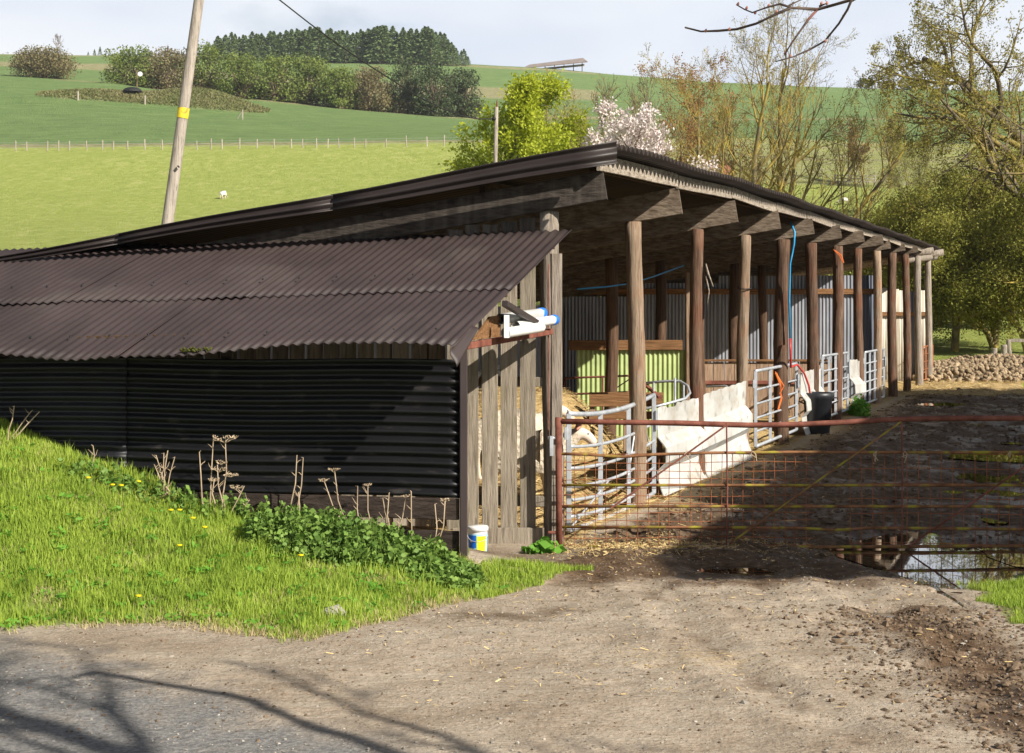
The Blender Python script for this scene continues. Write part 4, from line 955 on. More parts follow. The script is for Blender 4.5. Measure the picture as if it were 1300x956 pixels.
# ------------------------------------------------------------------ vegetation generators
def leaf_quads(P, size, rng, up_bias=0.0, asp=.55, dirs=None):
    n = len(P); d = rng.normal(size=(n, 3)); d[:, 2] += up_bias
    if dirs is not None: d = d*.6+dirs
    d /= np.linalg.norm(d, axis=1)[:, None]
    e = rng.normal(size=(n, 3)); e -= d*(e*d).sum(1)[:, None]; e /= np.linalg.norm(e, axis=1)[:, None]
    s = (size*rng.uniform(.6, 1.3, n))[:, None]
    V = np.stack([P-d*s*.5, P+e*s*asp*.5, P+d*s*.5, P-e*s*asp*.5], 1).reshape(-1, 3)
    return V, np.arange(n*4).reshape(-1, 4)
def grow(rng, base, H_, r0, lev=4, nch=(7, 5, 5, 4), ratio=.55, ang=.7, wob=.12, trop=.15, start=.25, lean_=(0, 0), seg=7, fork=1):
    lines = []; tips = []
    stack = [(np.array(base, float), np.array([lean_[0], lean_[1], 1.]), H_, r0, 0)]
    for f in range(fork-1):
        a = rng.uniform(0, 2*pi); stack.append((np.array(base, float), np.array([lean_[0]+.35*cos(a), lean_[1]+.35*sin(a), 1.]), H_*rng.uniform(.75, .95), r0*.75, 0))
    while stack:
        p, d, Ln, r, l = stack.pop(); d = d/np.linalg.norm(d); n = seg if l < 2 else max(3, seg-2*l+1)
        pts = [p]; ds = [d]
        for k in range(n):
            d = d+rng.normal(size=3)*wob+np.array([0, 0, trop*(.5 if l == 0 else 1)]); d = d/np.linalg.norm(d)
            pts.append(pts[-1]+d*Ln/n); ds.append(d)
        rad = np.linspace(r, r*(.25 if l < lev else .3), n+1)
        lines.append((np.array(pts), rad, l))
        if l >= lev-1:
            for q, dd in zip(pts[1:], ds[1:]): tips.append((q, dd))
        if l < lev:
            c = nch[min(l, len(nch)-1)]
            for k in range(c):
                t = start+(1-start)*(k+rng.uniform(.2, .9))/c if l == 0 else .2+.8*(k+rng.uniform(.1, .9))/c
                i = min(n-1, int(t*n)); f = t*n-i; q = pts[i]*(1-f)+pts[i+1]*f; dd = ds[i]
                e = rng.normal(size=3); e -= dd*e.dot(dd); e /= np.linalg.norm(e)
                a = ang*rng.uniform(.7, 1.25); nd = dd*cos(a)+e*sin(a)
                rr = (r*(1-.75*t))*rng.uniform(.5, .75)
                stack.append((q, nd, Ln*ratio*(1.15-.55*t)*rng.uniform(.75, 1.2), max(rr, .004), l+1))
    return lines, tips
def make_tree(name, label, cat, x, y, H_, seed, bark, lf_mat, leaf_size=.1, per=3, spread=.2, minr=.0, group=None, z=None, **kw):
    rng = np.random.default_rng(seed); z = Hs(x, y)-.1 if z is None else z
    r0 = kw.pop('r0', H_*.018)
    t = thing(name, label, cat, (x, y, z), 0, group)
    lines, tips = grow(rng, (0, 0, 0), H_, r0, **kw)
    mb = MB()
    for P, rad, l in lines: mb.tube(P, np.maximum(rad, minr), 10 if l == 0 else 5 if l == 1 else 3, caps=False)
    mb.build('trunk', bark, t, smooth=True, origin=False)
    if lf_mat and per > 0:
        T = np.array([q for q, _ in tips]); D = np.array([d for _, d in tips])
        if per >= 1: T = np.repeat(T, int(per), 0); D = np.repeat(D, int(per), 0)
        else: k = rng.uniform(size=len(T)) < per; T = T[k]; D = D[k]
        T = T+rng.normal(size=T.shape)*spread
        V, Q = leaf_quads(T, leaf_size, rng, dirs=D)
        me = np_mesh('crown', V, [Q]); me.materials.append(lf_mat); o = bpy.data.objects.new('crown', me); C.objects.link(o); o.parent = t
        KIDS.setdefault(t.name, []).append(o)
    return t
def clump_tree(name, label, cat, x, y, wid, hgt, seed, mat, nclump=34, per=70, leaf_=.28, group=None, z=None, ragged=.25, low=.05, twigs=0):
    rng = np.random.default_rng(seed); z = Hs(x, y)-.1 if z is None else z
    t = thing(name, label, cat, (x, y, z), 0, group)
    P = []; cs = []
    for k in range(nclump):
        a = rng.uniform(0, 2*pi); u = rng.uniform(0, 1)**.5; hh = rng.uniform(low, 1)
        wv = math.sin(pi*min(1, max(.12, (hh*.8+.12))))**.6
        rr = u*wv*wid*.5*.82; c = np.array([rr*cos(a), rr*sin(a), hh*hgt*.86+hgt*.06*rng.normal()*ragged])
        s = wid*rng.uniform(.09, .18); cs.append(c)
        q = rng.normal(size=(per, 3)); q /= np.linalg.norm(q, axis=1)[:, None]; q *= (rng.uniform(.3, 1, per)**.5)[:, None]*s*[1, 1, .8]
        P.append(c+q)
    P = np.concatenate(P); P[:, 2] = np.maximum(P[:, 2], .05)
    V, Q = leaf_quads(P, leaf_, rng, asp=.8)
    mb = MB(); 
    for k in range(0, nclump, 2):
        c = cs[k]; mb.tube([(0, 0, 0), c*[.3, .3, .45], c], [hgt*.02, hgt*.012, hgt*.004], 4, caps=False)
    for k in range(twigs):
        a = rng.uniform(0, 2*pi); rr = rng.uniform(0, wid*.5); c = np.array([rr*cos(a), rr*sin(a), hgt*rng.uniform(.75, 1.06)*(1-.35*(rr/wid*2)**2)]); mb.tube([c*[.6, .6, .4], c], [.04, .015], 3, caps=False)
    mb.build('trunk', m_bark_br, t, origin=False)
    me = np_mesh('crown', V, [Q]); me.materials.append(mat); o = bpy.data.objects.new('crown', me); C.objects.link(o); o.parent = t; KIDS.setdefault(t.name, []).append(o)
    return t
# hedge-line trees on the hill
HL = [(165, 62, 58, 'dark green bushy tree at the left end of the hedge line, above the mound', l_hedge), (212, 63, 62, 'brownish bushy tree second in the hedge line, behind the white disc sign', l_hedge_b),
      (262, 60, 60, 'green bushy tree right behind the leaning utility pole', l_hedge), (308, 71, 56, 'broad green tree in the hedge line just right of the leaning pole', l_hedge),
      (350, 72, 52, 'green tree in the hedge line below the left half of the conifer wood', l_hedge), (391, 71, 50, 'bright topped green tree rising above its neighbours in the hedge line', l_hedge),
      (430, 86, 44, 'low green bush in the hedge line beneath the overhead wire', l_hedge), (466, 86, 54, 'low brownish bush in the hedge line under the sagging wire', l_hedge_b),
      (515, 77, 52, 'very dark tree in the hedge line, leftmost of the dark three', l_hedge_d), (554, 82, 48, 'very dark tree in the hedge line, middle of the dark three', l_hedge_d), (588, 88, 44, 'very dark tree in the hedge line, rightmost of the dark three', l_hedge_d)]
for k, (px, top, w, lb, mt) in enumerate(HL):
    Y = 334+(k % 3)*3; x = gx(px, Y); z = Hs(x, Y); hgt = (CAMZ+(HY-top)/F*Y)-z
    clump_tree('hedge_tree', lb, 'tree', x, Y, w/F*Y*1.42, hgt*1.12, 100+k, mt, nclump=85, per=64, leaf_=.42, group='trees in the hedge line across the hill', twigs=50 if mt is l_hedge_b else 10)
mid = thing('hedge', 'low scrubby hedge filling the gaps between the hillside trees', 'hedge', (gx(380, 336), 336, Hs(gx(380, 336), 336)))
rng = np.random.default_rng(5); P = []
for px in np.arange(150, 606, 3.2):
    Y = 338; x = gx(px, Y); z = Hs(x, Y); n = 60; P.append(np.stack([x+rng.normal(size=n)*.8, Y+rng.normal(size=n)*1.2, z+rng.uniform(0, 3.6, n)*rng.uniform(.6, 1)], -1))
P = np.concatenate(P)-np.array(mid.location); V, Q = leaf_quads(P, .5, rng, asp=.8); me = np_mesh('foliage', V, [Q]); me.materials.append(l_hedge_b); o = bpy.data.objects.new('foliage', me); C.objects.link(o); o.parent = mid
x = gx(55, 345); clump_tree('bush', 'wide brown green bush alone on the far left of the hill', 'bush', x, 345, 17, (CAMZ+(HY-62)/F*345)-Hs(x, 345), 130, l_hedge_b, nclump=130, per=60, leaf_=.4, twigs=160, low=.1)
x = gx(72, 600); make_tree('bare_tree', 'small round bare tree on the skyline behind the wide bush', 'tree', x, 600, 6.4, 131, m_bark_br, None, per=0, minr=.05, ratio=.6, nch=(6, 5, 4), lev=3, ang=.6, r0=.2)
# conifer wood
def conifer_mesh(seed):
    rng = np.random.default_rng(seed); P = []; D = []
    for k in range(900):
        h = rng.uniform(.08, 1); r = (1-h)**.8*.26*(1+.25*math.sin(h*38+seed))*rng.uniform(.2, 1)**.5; a = rng.uniform(0, 2*pi)
        P.append((r*cos(a), r*sin(a), h-.04*r/.2)); D.append((cos(a)*1.3, sin(a)*1.3, -.35))
    V, Q = leaf_quads(np.array(P), .055, rng, dirs=np.array(D), asp=.55); me = np_mesh('crown', V, [Q]); me.materials.append(l_con); return me
CM = [conifer_mesh(k) for k in range(4)]
tm = MB().tube([(0, 0, 0), (0, 0, .95)], [.014, .004], 6).build('trunk', m_bark, origin=False); tme = tm.data; bpy.data.objects.remove(tm)
topx = [250, 262, 290, 330, 370, 400, 430, 450, 480, 510, 540, 560, 575, 592]; topy = [66, 56, 46, 44, 41, 38, 43, 44, 37, 41, 40, 46, 56, 72]
rng = np.random.default_rng(9); px = 254; k = 0
while px < 593:
    for row in (0, 1):
        Y = 585+row*14+rng.uniform(-4, 4); x = gx(px+rng.uniform(-2, 2)+row*3, Y); z = Hs(x, Y)-.2
        h = (CAMZ+(HY-np.interp(px, topx, topy)-rng.uniform(-3, 5))/F*Y-z)*1.08
        t = thing('conifer', 'dark green conifer in the wood on the hilltop', 'tree', (x, Y, z), rng.uniform(0, 6), 'conifers of the hilltop wood')
        t.scale = (h*rng.uniform(1.5, 1.95),)*2+(h,)
        for nm, me in (('trunk', tme), ('crown', CM[k % 4])):
            o = bpy.data.objects.new(nm, me); C.objects.link(o); o.parent = t
        k += 1
    px += rng.uniform(6.5, 9)
# skyline trees to the right and far left
for k, (px, top, w, lb, mt) in enumerate([(1098, 99, 26, 'grey green round tree at the left of the right hand skyline group', l_hedge_d), (1126, 101, 24, 'brownish tree second in the right hand skyline group', l_hedge_b), (1152, 97, 28, 'tallest green tree in the middle of the right hand skyline group', l_hedge), (1174, 103, 20, 'small green tree right of the tallest skyline tree', l_hedge), (1196, 98, 24, 'dark green tree just left of the big oak on the skyline', l_hedge_d), (1230, 100, 28, 'green skyline tree seen through the branches of the big oak', l_hedge)]):
    Y = 600; x = gx(px, Y); z = Hs(x, Y)-.2; clump_tree('skyline_tree', lb, 'tree', x, Y, w/F*Y, CAMZ+(HY-top)/F*Y-z, 160+k, mt, nclump=26, per=40, leaf_=.6, group='trees on the right hand skyline')
for k, px in enumerate((112, 120, 127, 134, 139)):
    Y = 640; x = gx(px, Y); t = thing('conifer', 'tiny dark conifer on the skyline left of the hedge line', 'tree', (x, Y, Hs(x, Y)-.3), k, 'tiny conifers on the left skyline'); h = 3.2+.9*(k % 3); t.scale = (h*1.3, h*1.3, h*1.25)
    o = bpy.data.objects.new('crown', CM[k % 4]); C.objects.link(o); o.parent = t

# near trees behind the shed
def tx(px, Y): return gx(px, Y)
def top_h(px, py, Y): return CAMZ+(HY-py)/F*Y-Hs(gx(px, Y), Y)
make_tree('young_tree', 'bushy yellow green tree behind the short wire pole', 'tree', tx(645, 86), 86, top_h(645, 92, 86)*.80, 11, m_bark, l_yel, .21, 9, .24, lev=3, nch=(13, 7, 6), ratio=.50, ang=.85, wob=.09, trop=.06, start=.12, r0=.14, fork=2)
make_tree('bare_tree', 'multi stemmed leafless shrub tree right of the yellow green tree', 'tree', tx(726, 92), 92, top_h(726, 98, 92)*.8, 21, m_bark_y, l_ylw, .10, 1, .15, minr=.011, lev=3, nch=(9, 7, 6), ratio=.55, ang=.45, trop=.14, start=.1, r0=.13, fork=5)
make_tree('bare_tree', 'thin leafless tree between the shrub tree and the copper tree', 'tree', tx(790, 84), 84, top_h(790, 82, 84)*.78, 22, m_bark_br, l_ylw, .10, 1, .2, minr=.011, lev=3, nch=(10, 7, 6), ratio=.5, ang=.5, trop=.12, start=.1, r0=.13, fork=4)
make_tree('blossom_tree', 'white blossoming tree behind the front corner of the shed roof', 'tree', tx(788, 56), 56, top_h(788, 134, 56)*.89, 12, m_bark, l_blossom, .12, 4, .10, lev=3, nch=(14, 7, 6), ratio=.40, ang=.8, trop=.05, start=.45, r0=.12, fork=2)
make_tree('copper_tree', 'tree with sparse copper orange young leaves above the blossom', 'tree', tx(846, 74), 74, top_h(846, 48, 74)*.80, 13, m_bark_y, l_orange, .10, 2, .12, minr=.007, lev=4, nch=(10, 5, 4, 3), ratio=.46, ang=.6, trop=.10, start=.22, r0=.17, fork=2)
make_tree('copper_tree', 'low spreading tree with copper leaves just right of the tall copper one', 'tree', tx(885, 70), 70, top_h(885, 118, 70)*.78, 14, m_bark_y, l_orange, .09, 1, .12, minr=.007, lev=4, nch=(9, 5, 4, 3), ratio=.5, ang=.7, trop=.06, start=.15, r0=.14, fork=2)
make_tree('lichen_tree', 'tall bare tree with yellow lichened branches, left of the bare pair', 'tree', tx(958, 66), 66, top_h(930, 34, 66)*.84, 15, m_bark_y, l_ylw, .075, .5, .06, minr=.006, lev=4, nch=(10, 6, 5, 4), ratio=.52, ang=.78, trop=.13, start=.18, r0=.20, fork=2, lean_=(-.12, 0))
make_tree('lichen_tree', 'tall bare tree with yellow lichened branches, right of the bare pair', 'tree', tx(1012, 68), 68, top_h(1015, 26, 68)*.86, 16, m_bark_y, l_ylw, .075, .5, .06, minr=.006, lev=4, nch=(10, 6, 5, 4), ratio=.52, ang=.75, trop=.12, start=.15, r0=.22, fork=3)
make_tree('bare_tree', 'small twiggy brown tree left of the rail fence on the hill', 'tree', tx(1078, 175), 175, top_h(1078, 150, 175)*.8, 17, m_bark_br, l_orange, .2, .5, .3, minr=.022, lev=3, nch=(9, 7, 6), ratio=.5, ang=.6, trop=.08, start=.2, r0=.12, fork=2)
make_tree('bare_tree', 'small leafless yellowish tree between the rail fence and the big oak', 'tree', tx(1130, 168), 168, top_h(1130, 140, 168)*.8, 18, m_bark_y, l_ylw, .18, 1, .3, minr=.02, lev=3, nch=(10, 7, 6), ratio=.5, ang=.55, trop=.1, start=.2, r0=.12, fork=2)
make_tree('bare_tree', 'dark stemmed sapling left of the olive green thicket', 'tree', tx(1168, 140), 140, top_h(1168, 165, 140)*.8, 19, m_bark, l_olive, .12, 2, .2, minr=.010, lev=3, nch=(9, 7, 6), ratio=.5, ang=.55, trop=.1, start=.2, r0=.12, fork=2)
# big oak at the upper right
make_tree('oak', 'big spreading oak with olive yellow flowers at the top right', 'tree', tx(1372, 60), 60, 14.5, 31, m_bark, l_oak, .10, 3, .11, minr=.008, lev=4, nch=(14, 8, 5, 4), ratio=.45, ang=.95, wob=.17, trop=.03, start=.30, r0=.42, lean_=(-.05, 0), seg=8)
# thicket of olive green trees
for k, (px, Y, top, lb, n) in enumerate([(1128, 62, 265, 'low olive green tree just behind the far shed roof', 8), (1165, 66, 225, 'olive green tree behind the far end of the shed', 10), (1212, 62, 205, 'olive green tree beside the end log of the shed', 10),
        (1262, 64, 195, 'olive green tree behind the fence posts at right', 10), (1306, 60, 190, 'olive green tree at the right edge behind the root pile', 10), (1238, 74, 185, 'tall olive green tree at the back of the thicket', 10), (1190, 76, 215, 'olive green tree deep in the thicket behind the end posts', 10), (1290, 76, 185, 'tall olive green tree at the back right of the thicket', 10)]):
    make_tree('thicket_tree', lb, 'tree', tx(px, Y), Y, top_h(px, top, Y)*.84, 40+k, m_bark_y, l_olive, .11, 4, .24, minr=.009, lev=4, nch=(n+2, 6, 4, 3), ratio=.47, ang=.9, wob=.15, trop=-.005, start=.16, r0=.17, fork=3, group='olive green trees of the thicket at right')
# tree behind and to the right of the camera: dappled shade and the hanging branch
nb_ = thing('roadside_tree', 'bare budding branch hanging into view from a roadside tree at the top', 'tree', (7.2, .4, 0))
rng = np.random.default_rng(77); lines, tips = grow(rng, (0, 0, 0), 9.5, .22, lev=4, nch=(10, 6, 5, 4), ratio=.33, ang=.8, trop=.1, start=.5)
mb = MB()
for P, rad, l in lines: mb.tube(P, np.maximum(rad, .008), 10 if l == 0 else 5 if l == 1 else 3, caps=False)
def ap(px, py, Y): return np.array(at(px, py, Y))-np.array(nb_.location)
mb.tube([(0, 0, 4.2), (-1.6, 2.0, 4.9), (-3.4, 4.0, 4.6), ap(1180, -60, 6), ap(1120, -25, 6), ap(1080, 0, 6)], [.07, .06, .045, .03, .018, .011], 6, caps=False)
for pts, r in (([(1080, 0), (1060, 6), (1038, 12), (1020, 11), (1004, 10), (985, 18), (960, 30), (935, 37), (912, 39), (890, 40), (870, 35)], .0075), ([(1006, 10), (990, 5), (975, 9), (955, 16), (945, 12), (935, 6)], .005),
               ([(1038, 12), (1027, 24), (1014, 42), (1004, 56), (996, 70)], .0055), ([(1081, 0), (1076, 12), (1065, 30), (1047, 52), (1030, 62), (1008, 72), (985, 78)], .0055), ([(1000, 8), (1012, 2), (1030, -6)], .004), ([(1040, 8), (1050, 4), (1046, -4)], .004)):
    mb.tube([ap(a, b, 6+.1*sin(a*.05)) for a, b in pts], np.linspace(r, r*.45, len(pts)), 6, lump=.12)
mb.build('branches', m_bark_d, nb_, smooth=True, origin=False)
for px, py in ((895, 41), (947, 12), (958, 18), (1047, 54), (996, 69), (975, 9), (1042, 6), (1049, 6), (1070, 22), (925, 39), (985, 17), (936, 7), (1002, 73)):
    c = ap(px, py, 6); MB().tube([c, c+[.003, 0, .006], c+[.005, 0, .013]], [.004, .006, .002], 6).build('bud', m_ear, nb_, smooth=True, origin=False)

# ------------------------------------------------------------------ hill furniture
def post_fence(name, label, pts, h, r, wires_, mt=m_far_post, jit=.06):
    t = thing(name, label, 'fence', pts[0]); prev = None
    for p in pts:
        p = Vector(p); q = p+Vector((random.uniform(-jit, jit), 0, h*random.uniform(.85, 1.15)))
        MB().tube([p-Vector((0, 0, .2)), q], r, 6).build('post', mt, t)
    for w in wires_:
        MB().tube([Vector(p)+Vector((0, -.05, w)) for p in pts], .012, 4).build('wire', m_steel, t)
    return t
pts = []
px = -20
while px < 600:
    Y = 196.5; x = gx(px, Y); pts.append((x, Y, Hs(x, Y))); px += random.choice([14, 20, 22, 26, 18])
post_fence('post_fence', 'long wire fence of thin grey posts along the top of the left pasture', pts, 1.25, .085, (.4, .75, 1.05))
# mound: post, disc sign, black cover, posts, rough growth
def stand(px, Y): x = gx(px, Y); return Vector((x, Y, Hs(x, Y)))
p = stand(174, 276); sg = thing('disc_sign', 'small white disc on a brown post on the rough mound', 'sign', p)
ptop = Vector((p.x, p.y, CAMZ+(HY-89)/F*276)); MB().beam(p, ptop, .22, .22, up=(0, 1, 0)).build('post', m_bark, sg)
MB().tube([Vector((gx(178, 275), 275, CAMZ+(HY-94)/F*275)), Vector((gx(178, 275), 274.9, CAMZ+(HY-94)/F*275))], .42, 16).build('disc', m_pvc, sg)
c = at(168, 116, 271); mb = MB(); V = np.array([[(c.x+1.7*cos(a)*cos(b), c.y+1.5*sin(b), c.z-.1+.85*sin(a)*cos(b)) for a in np.linspace(0, pi, 14)] for b in np.linspace(-pi/2, pi/2, 9)])
o = mb.grid(V).build('black_cover', m_dark, smooth=True); tag(o, 'black domed cover half buried in the rough mound', 'cover')
for px, py, lb in ((99, 118, 'short pale post at the left of the rough mound'), (184, 113, 'short pale post right of the black domed cover')):
    p = stand(px, 265); o = MB().tube([p-Vector((0, 0, .1)), p+Vector((0, 0, 1.5))], .16, 8).build('marker_post', m_far_post); tag(o, lb, 'post')
p = stand(308, 252); g_ = thing('stile', 'small wooden stile with slanting brace right of the mound', 'stile', p)
MB().beam(p, p+Vector((0, 0, 1.6)), .2, .2, up=(0, 1, 0)).build('post', m_far_post, g_); MB().beam(p+Vector((-.9, 0, .1)), p+Vector((0, 0, 1.3)), .16, .12).build('brace', m_far_post, g_)
rng = np.random.default_rng(3); n = 26000
X = rng.normal(size=n)*13-62; Y = 272+rng.normal(size=n)*5; Z = H(X, Y)
k = (np.abs((X+62)/20)**3+np.abs((Y-273)/8)**3 < 1); X, Y, Z = X[k], Y[k], Z[k]
V, Q = leaf_quads(np.stack([X, Y, Z+rng.uniform(.0, .45, len(X))], -1), .5, rng, up_bias=1.5, asp=.35); me = np_mesh('rough_grass', V, [Q]); me.materials.append(l_rough); o = bpy.data.objects.new('rough_grass', me); C.objects.link(o); tag(o, 'brown and green rough growth covering the mound', 'rough grass', kind='stuff')
# rail fence on the right hill
hf = thing('rail_fence', 'weathered timber rail fence on the slope between bare trees', 'fence', stand(1085, 170))
Pp = [stand(px, 172) for px in (1060, 1077, 1094, 1111)]
for p in Pp: MB().beam(p, p+Vector((0, 0, 1.15)), .12, .12, up=(0, 1, 0)).build('post', m_far_post, hf)
for z in (.35, .68, 1.0):
    for a, b in zip(Pp[:-1], Pp[1:]): MB().beam(a+Vector((0, -.08, z)), b+Vector((0, -.08, z)), .04, .12).build('rail', m_far_post, hf)
# brick shed roof corner
bs = stand(911, 78); bsz = CAMZ+(HY-207)/F*78
bh = thing('brick_shed', 'small pink brick shed top showing above the shed roof', 'brick shed', bs)
MB().box((bs.x, bs.y+.8, (bs.z+bsz)/2-.1), (1.65, 1.6, bsz-bs.z+.2)).build('wall', m_brick, bh)
MB().box((bs.x, bs.y+.8, bsz+.06), (1.85, 1.8, .12)).build('roof', m_dark, bh)
MB().box((bs.x-.1, bs.y-.02, bsz-.45), (.4, .06, .3)).build('window', m_galv, bh)
# barn on the skyline
by_ = 600; b0 = stand(705, by_); fb = thing('hill_barn', 'long low barn with grey brown roof on the skyline', 'barn', b0)
pA = at(664, 84, 600); pB = at(741, 75, 600)
zb = Hs(gx(700, 600), 600)
V = [at(664, 86, 604), at(746, 78, 596), at(740, 73.5, 612), at(672, 82, 616)]
mb = MB(); lo = [v-Vector((0, 0, .35)) for v in V]; mb.add([tuple(v) for v in V+lo], [(0, 1, 2, 3), (7, 6, 5, 4), (0, 4, 5, 1), (1, 5, 6, 2), (2, 6, 7, 3), (3, 7, 4, 0)]); mb.build('roof', m_roof_far, fb)
MB().beam(at(690, 87.5, 606), at(742, 82.5, 600), .3, .8).build('wall', m_far_post, fb)
for px in (680, 692, 704, 716, 728, 739):
    q = at(px, 87-(px-664)*.1, 600); MB().beam((q.x, q.y, zb-1), (q.x, q.y, q.z+.2), .3, .3, up=(0, 1, 0)).build('post', m_dark_timber, fb)

# right edge: fence posts, root pile
for k, (px, top, base, w, lb) in enumerate([(1262, 442, 464, 7, 'short stubby fence post, leftmost of three behind the root pile'), (1274, 438, 466, 8, 'pale fence post, middle of three behind the root pile'), (1281, 431, 462, 6, 'tallest grey fence post, rightmost of three behind the root pile')]):
    Y = 55+k; x = gx(px, Y); z = Hs(x, Y); o = log((x, Y, z-.1), (x, Y, CAMZ+(HY-top)/F*Y), w/F*Y/2).build('fence_post', m_post_grey, smooth=True); tag(o, lb, 'post')
o = MB().beam((gx(1283, 57), 57, 1.0), (gx(1330, 57), 57, .98), .05, .12).build('fence_rail', m_post_grey); tag(o, 'single grey fence rail at the right edge behind the root pile', 'rail')
# the pile
def pile_h(x, y): 
    cx, cy = 14.1, 48.8
    return .42*max(0, 1-((x-cx)/3.1)**2-((y-cy)/3.2)**2)**.7+.28*max(0, 1-((x-16.8)/3.)**2-((y-50)/3.2)**2)**.7
def beet(rng, s):
    m = 7; n = 8; V = []
    for i in range(m):
        t = i/(m-1); r = s*(sin(pi*min(1, t*.82+.08)))**.8*(1-.35*t); V += [(r*cos(2*pi*k/n)*(1+.1*rng.normal()), r*sin(2*pi*k/n)*(1+.1*rng.normal()), (t-.5)*s*2.4) for k in range(n)]
    Q = [(i*n+k, i*n+(k+1) % n, (i+1)*n+(k+1) % n, (i+1)*n+k) for i in range(m-1) for k in range(n)]
    return np.array(V), Q+[tuple(range(n-1, -1, -1)), tuple((m-1)*n+k for k in range(n))]
rng = np.random.default_rng(12); BM = []
for k in range(4):
    v, q = beet(rng, .07); mb = MB(); mb.add(v, q); o = mb.build('fodder_beet', m_root, smooth=True, origin=False); BM.append(o.data); bpy.data.objects.remove(o)
pts = []
while len(pts) < 2300:
    x, y = rng.uniform(11.0, 19.8), rng.uniform(45.2, 53)
    h = pile_h(x, y)
    if h > .04: pts.append((x, y, Hs(x, y)+h+rng.uniform(-.02, .05)))
sc = [(p[2]*1.2-p[1]*.25+rng.uniform(0, .6)-abs(p[0]/p[1]*F+650-1230)*.004, p) for p in pts]; sc.sort(key=lambda a: -a[0])
for k, (s, p) in enumerate(sc[:290]):
    o = bpy.data.objects.new('fodder_beet', BM[k % 4]); C.objects.link(o); o.location = p; o.rotation_euler = tuple(rng.uniform(0, 6, 3)); s_ = rng.uniform(.8, 1.4); o.scale = (s_,)*3
    tag(o, 'pale tan fodder beet in the heap at the far end of the yard', 'fodder beet', 'fodder beet in the heap')
mb = MB()
for s, p in sc[290:]:
    v, q = beet(rng, .07*rng.uniform(.8, 1.4)); e = Matrix.Rotation(rng.uniform(0, 6), 3, 'X') @ Matrix.Rotation(rng.uniform(0, 6), 3, 'Z') @ Matrix.Rotation(rng.uniform(0, 6), 3, 'Y')
    mb.add(v @ np.array(e).T+np.array(p), q)
G_ = np.array([[(x, y, Hs(x, y)+pile_h(x, y)-.12) for x in np.linspace(10.8, 20, 40)] for y in np.linspace(45, 53.4, 30)]); mb.grid(G_)
o = mb.build('fodder_beet_heap', m_root_i); tag(o, 'rest of the heap of pale fodder beet behind and between the nearest ones', 'fodder beet', kind='stuff')

# added roof on posts, out of frame at right: outline shaped to shade the yard
ob = thing('unseen_shade_barn', 'unseen barn roof on posts, added to shade the yard', 'barn', (12, 12, 0))
poly = [(7.1, 7.93), (17, 7.93), (26, 36.1), (16.2, 36.1), (7.7, 13.53), (8.3, 12.33), (7.05, 9.03)]
def brz(x): return 5.0+.07*max(0, x-8)
Vt = [(x, y, brz(x)) for x, y in poly]; Vb = [(x, y, brz(x)-.08) for x, y in poly]
mb = MB(); n = len(poly); mb.add(Vt+Vb, [tuple(range(n)), tuple(range(2*n-1, n-1, -1))]+[(i, i+n, (i+1) % n+n, (i+1) % n) for i in range(n)]); mb.build('roof', m_roof_edge, ob)
for x, y in ((8.2, 12.9), (9.9, 18), (11.7, 23.5), (13.6, 29), (16, 35.6), (16.5, 8.5), (20, 18), (25, 35)):
    log((x, y, 0), (x, y, brz(x)-.1), .11).build('post', m_post_dark, ob, smooth=True)

# ------------------------------------------------------------------ small vegetation and litter in the foreground
def blades(name, X, Y, h, w, mat, rng, label, bend=.35, cat='grass', zoff=0):
    n = len(X); Z = H(X, Y)+zoff; a = rng.uniform(0, 2*pi, n); hh = h*rng.uniform(.5, 1.25, n); b = bend*rng.uniform(.1, 1.2, n)*hh; ww = w*rng.uniform(.7, 1.3, n)
    lx, ly = np.cos(a)*b, np.sin(a)*b; pa = rng.uniform(0, 2*pi, n); sx, sy = np.cos(pa)*ww/2, np.sin(pa)*ww/2
    P0 = np.stack([X, Y, Z-.01], -1); S = np.stack([sx, sy, 0*sx], -1)
    P1 = P0+np.stack([lx*.3, ly*.3, hh*.55], -1); P2 = P0+np.stack([lx, ly, hh], -1)
    V = np.stack([P0-S, P0+S, P1+S*.75, P1-S*.75, P2], 1).reshape(-1, 3)
    i = np.arange(n)[:, None]*5; Q = i+np.array([[0, 1, 2, 3]]); T = i+np.array([[3, 2, 4]])
    me = np_mesh(name, V, [Q, T]); me.materials.append(mat); o = bpy.data.objects.new(name, me); C.objects.link(o); tag(o, label, cat, kind='stuff'); return o
rng = np.random.default_rng(21)
n = 420000; X = rng.uniform(-5.6, .75, n); Y = rng.uniform(10.2, 14.6, n)
f = np.interp(X, fx, fy)+vnoise(X, Y, .8, 61)*.16+vnoise(X, Y, .27, 62)*.08+vnoise(X, Y, .1, 33)*.05; w = wallY(X)-.03
dens = .06+.94*np.clip((Y-f)/.55, 0, 1)**1.6; dens *= np.clip(.72+.45*vnoise(X, Y, .25, 32)+.4*vnoise(X, Y, .8, 38), .12, 1)
k = (Y > f) & (Y < w) & (rng.uniform(size=n) < dens) & ~((X > -.3) & (Y > 12.55+.75*(X+.3)))
k |= (X > -.25) & (X < .68) & (Y > f+.05) & (Y < 12.6+.7*(X+.3)) & (rng.uniform(size=n) < .5)
blades('bank_grass', X[k], Y[k], .062, .0075, l_grass, rng, 'bright green grass growing on the sunny bank in front of the lean-to')
l_dead = leaf('dead grass', (.36, .28, .13), (.60, .50, .28), .3, sc=3)
n = 60000; X = rng.uniform(-5.6, .7, n); Y = rng.uniform(10.2, 14.2, n); f = np.interp(X, fx, fy); k = (Y > f-.04) & (Y < wallY(X)-.03) & (vnoise(X, Y, .22, 51)+vnoise(X, Y, .7, 52)+rng.uniform(-.5, .5, n)-1.2*(Y < f+.25)*-.5 > .45) & ~((X > -.3) & (Y > 12.55+.75*(X+.3)))
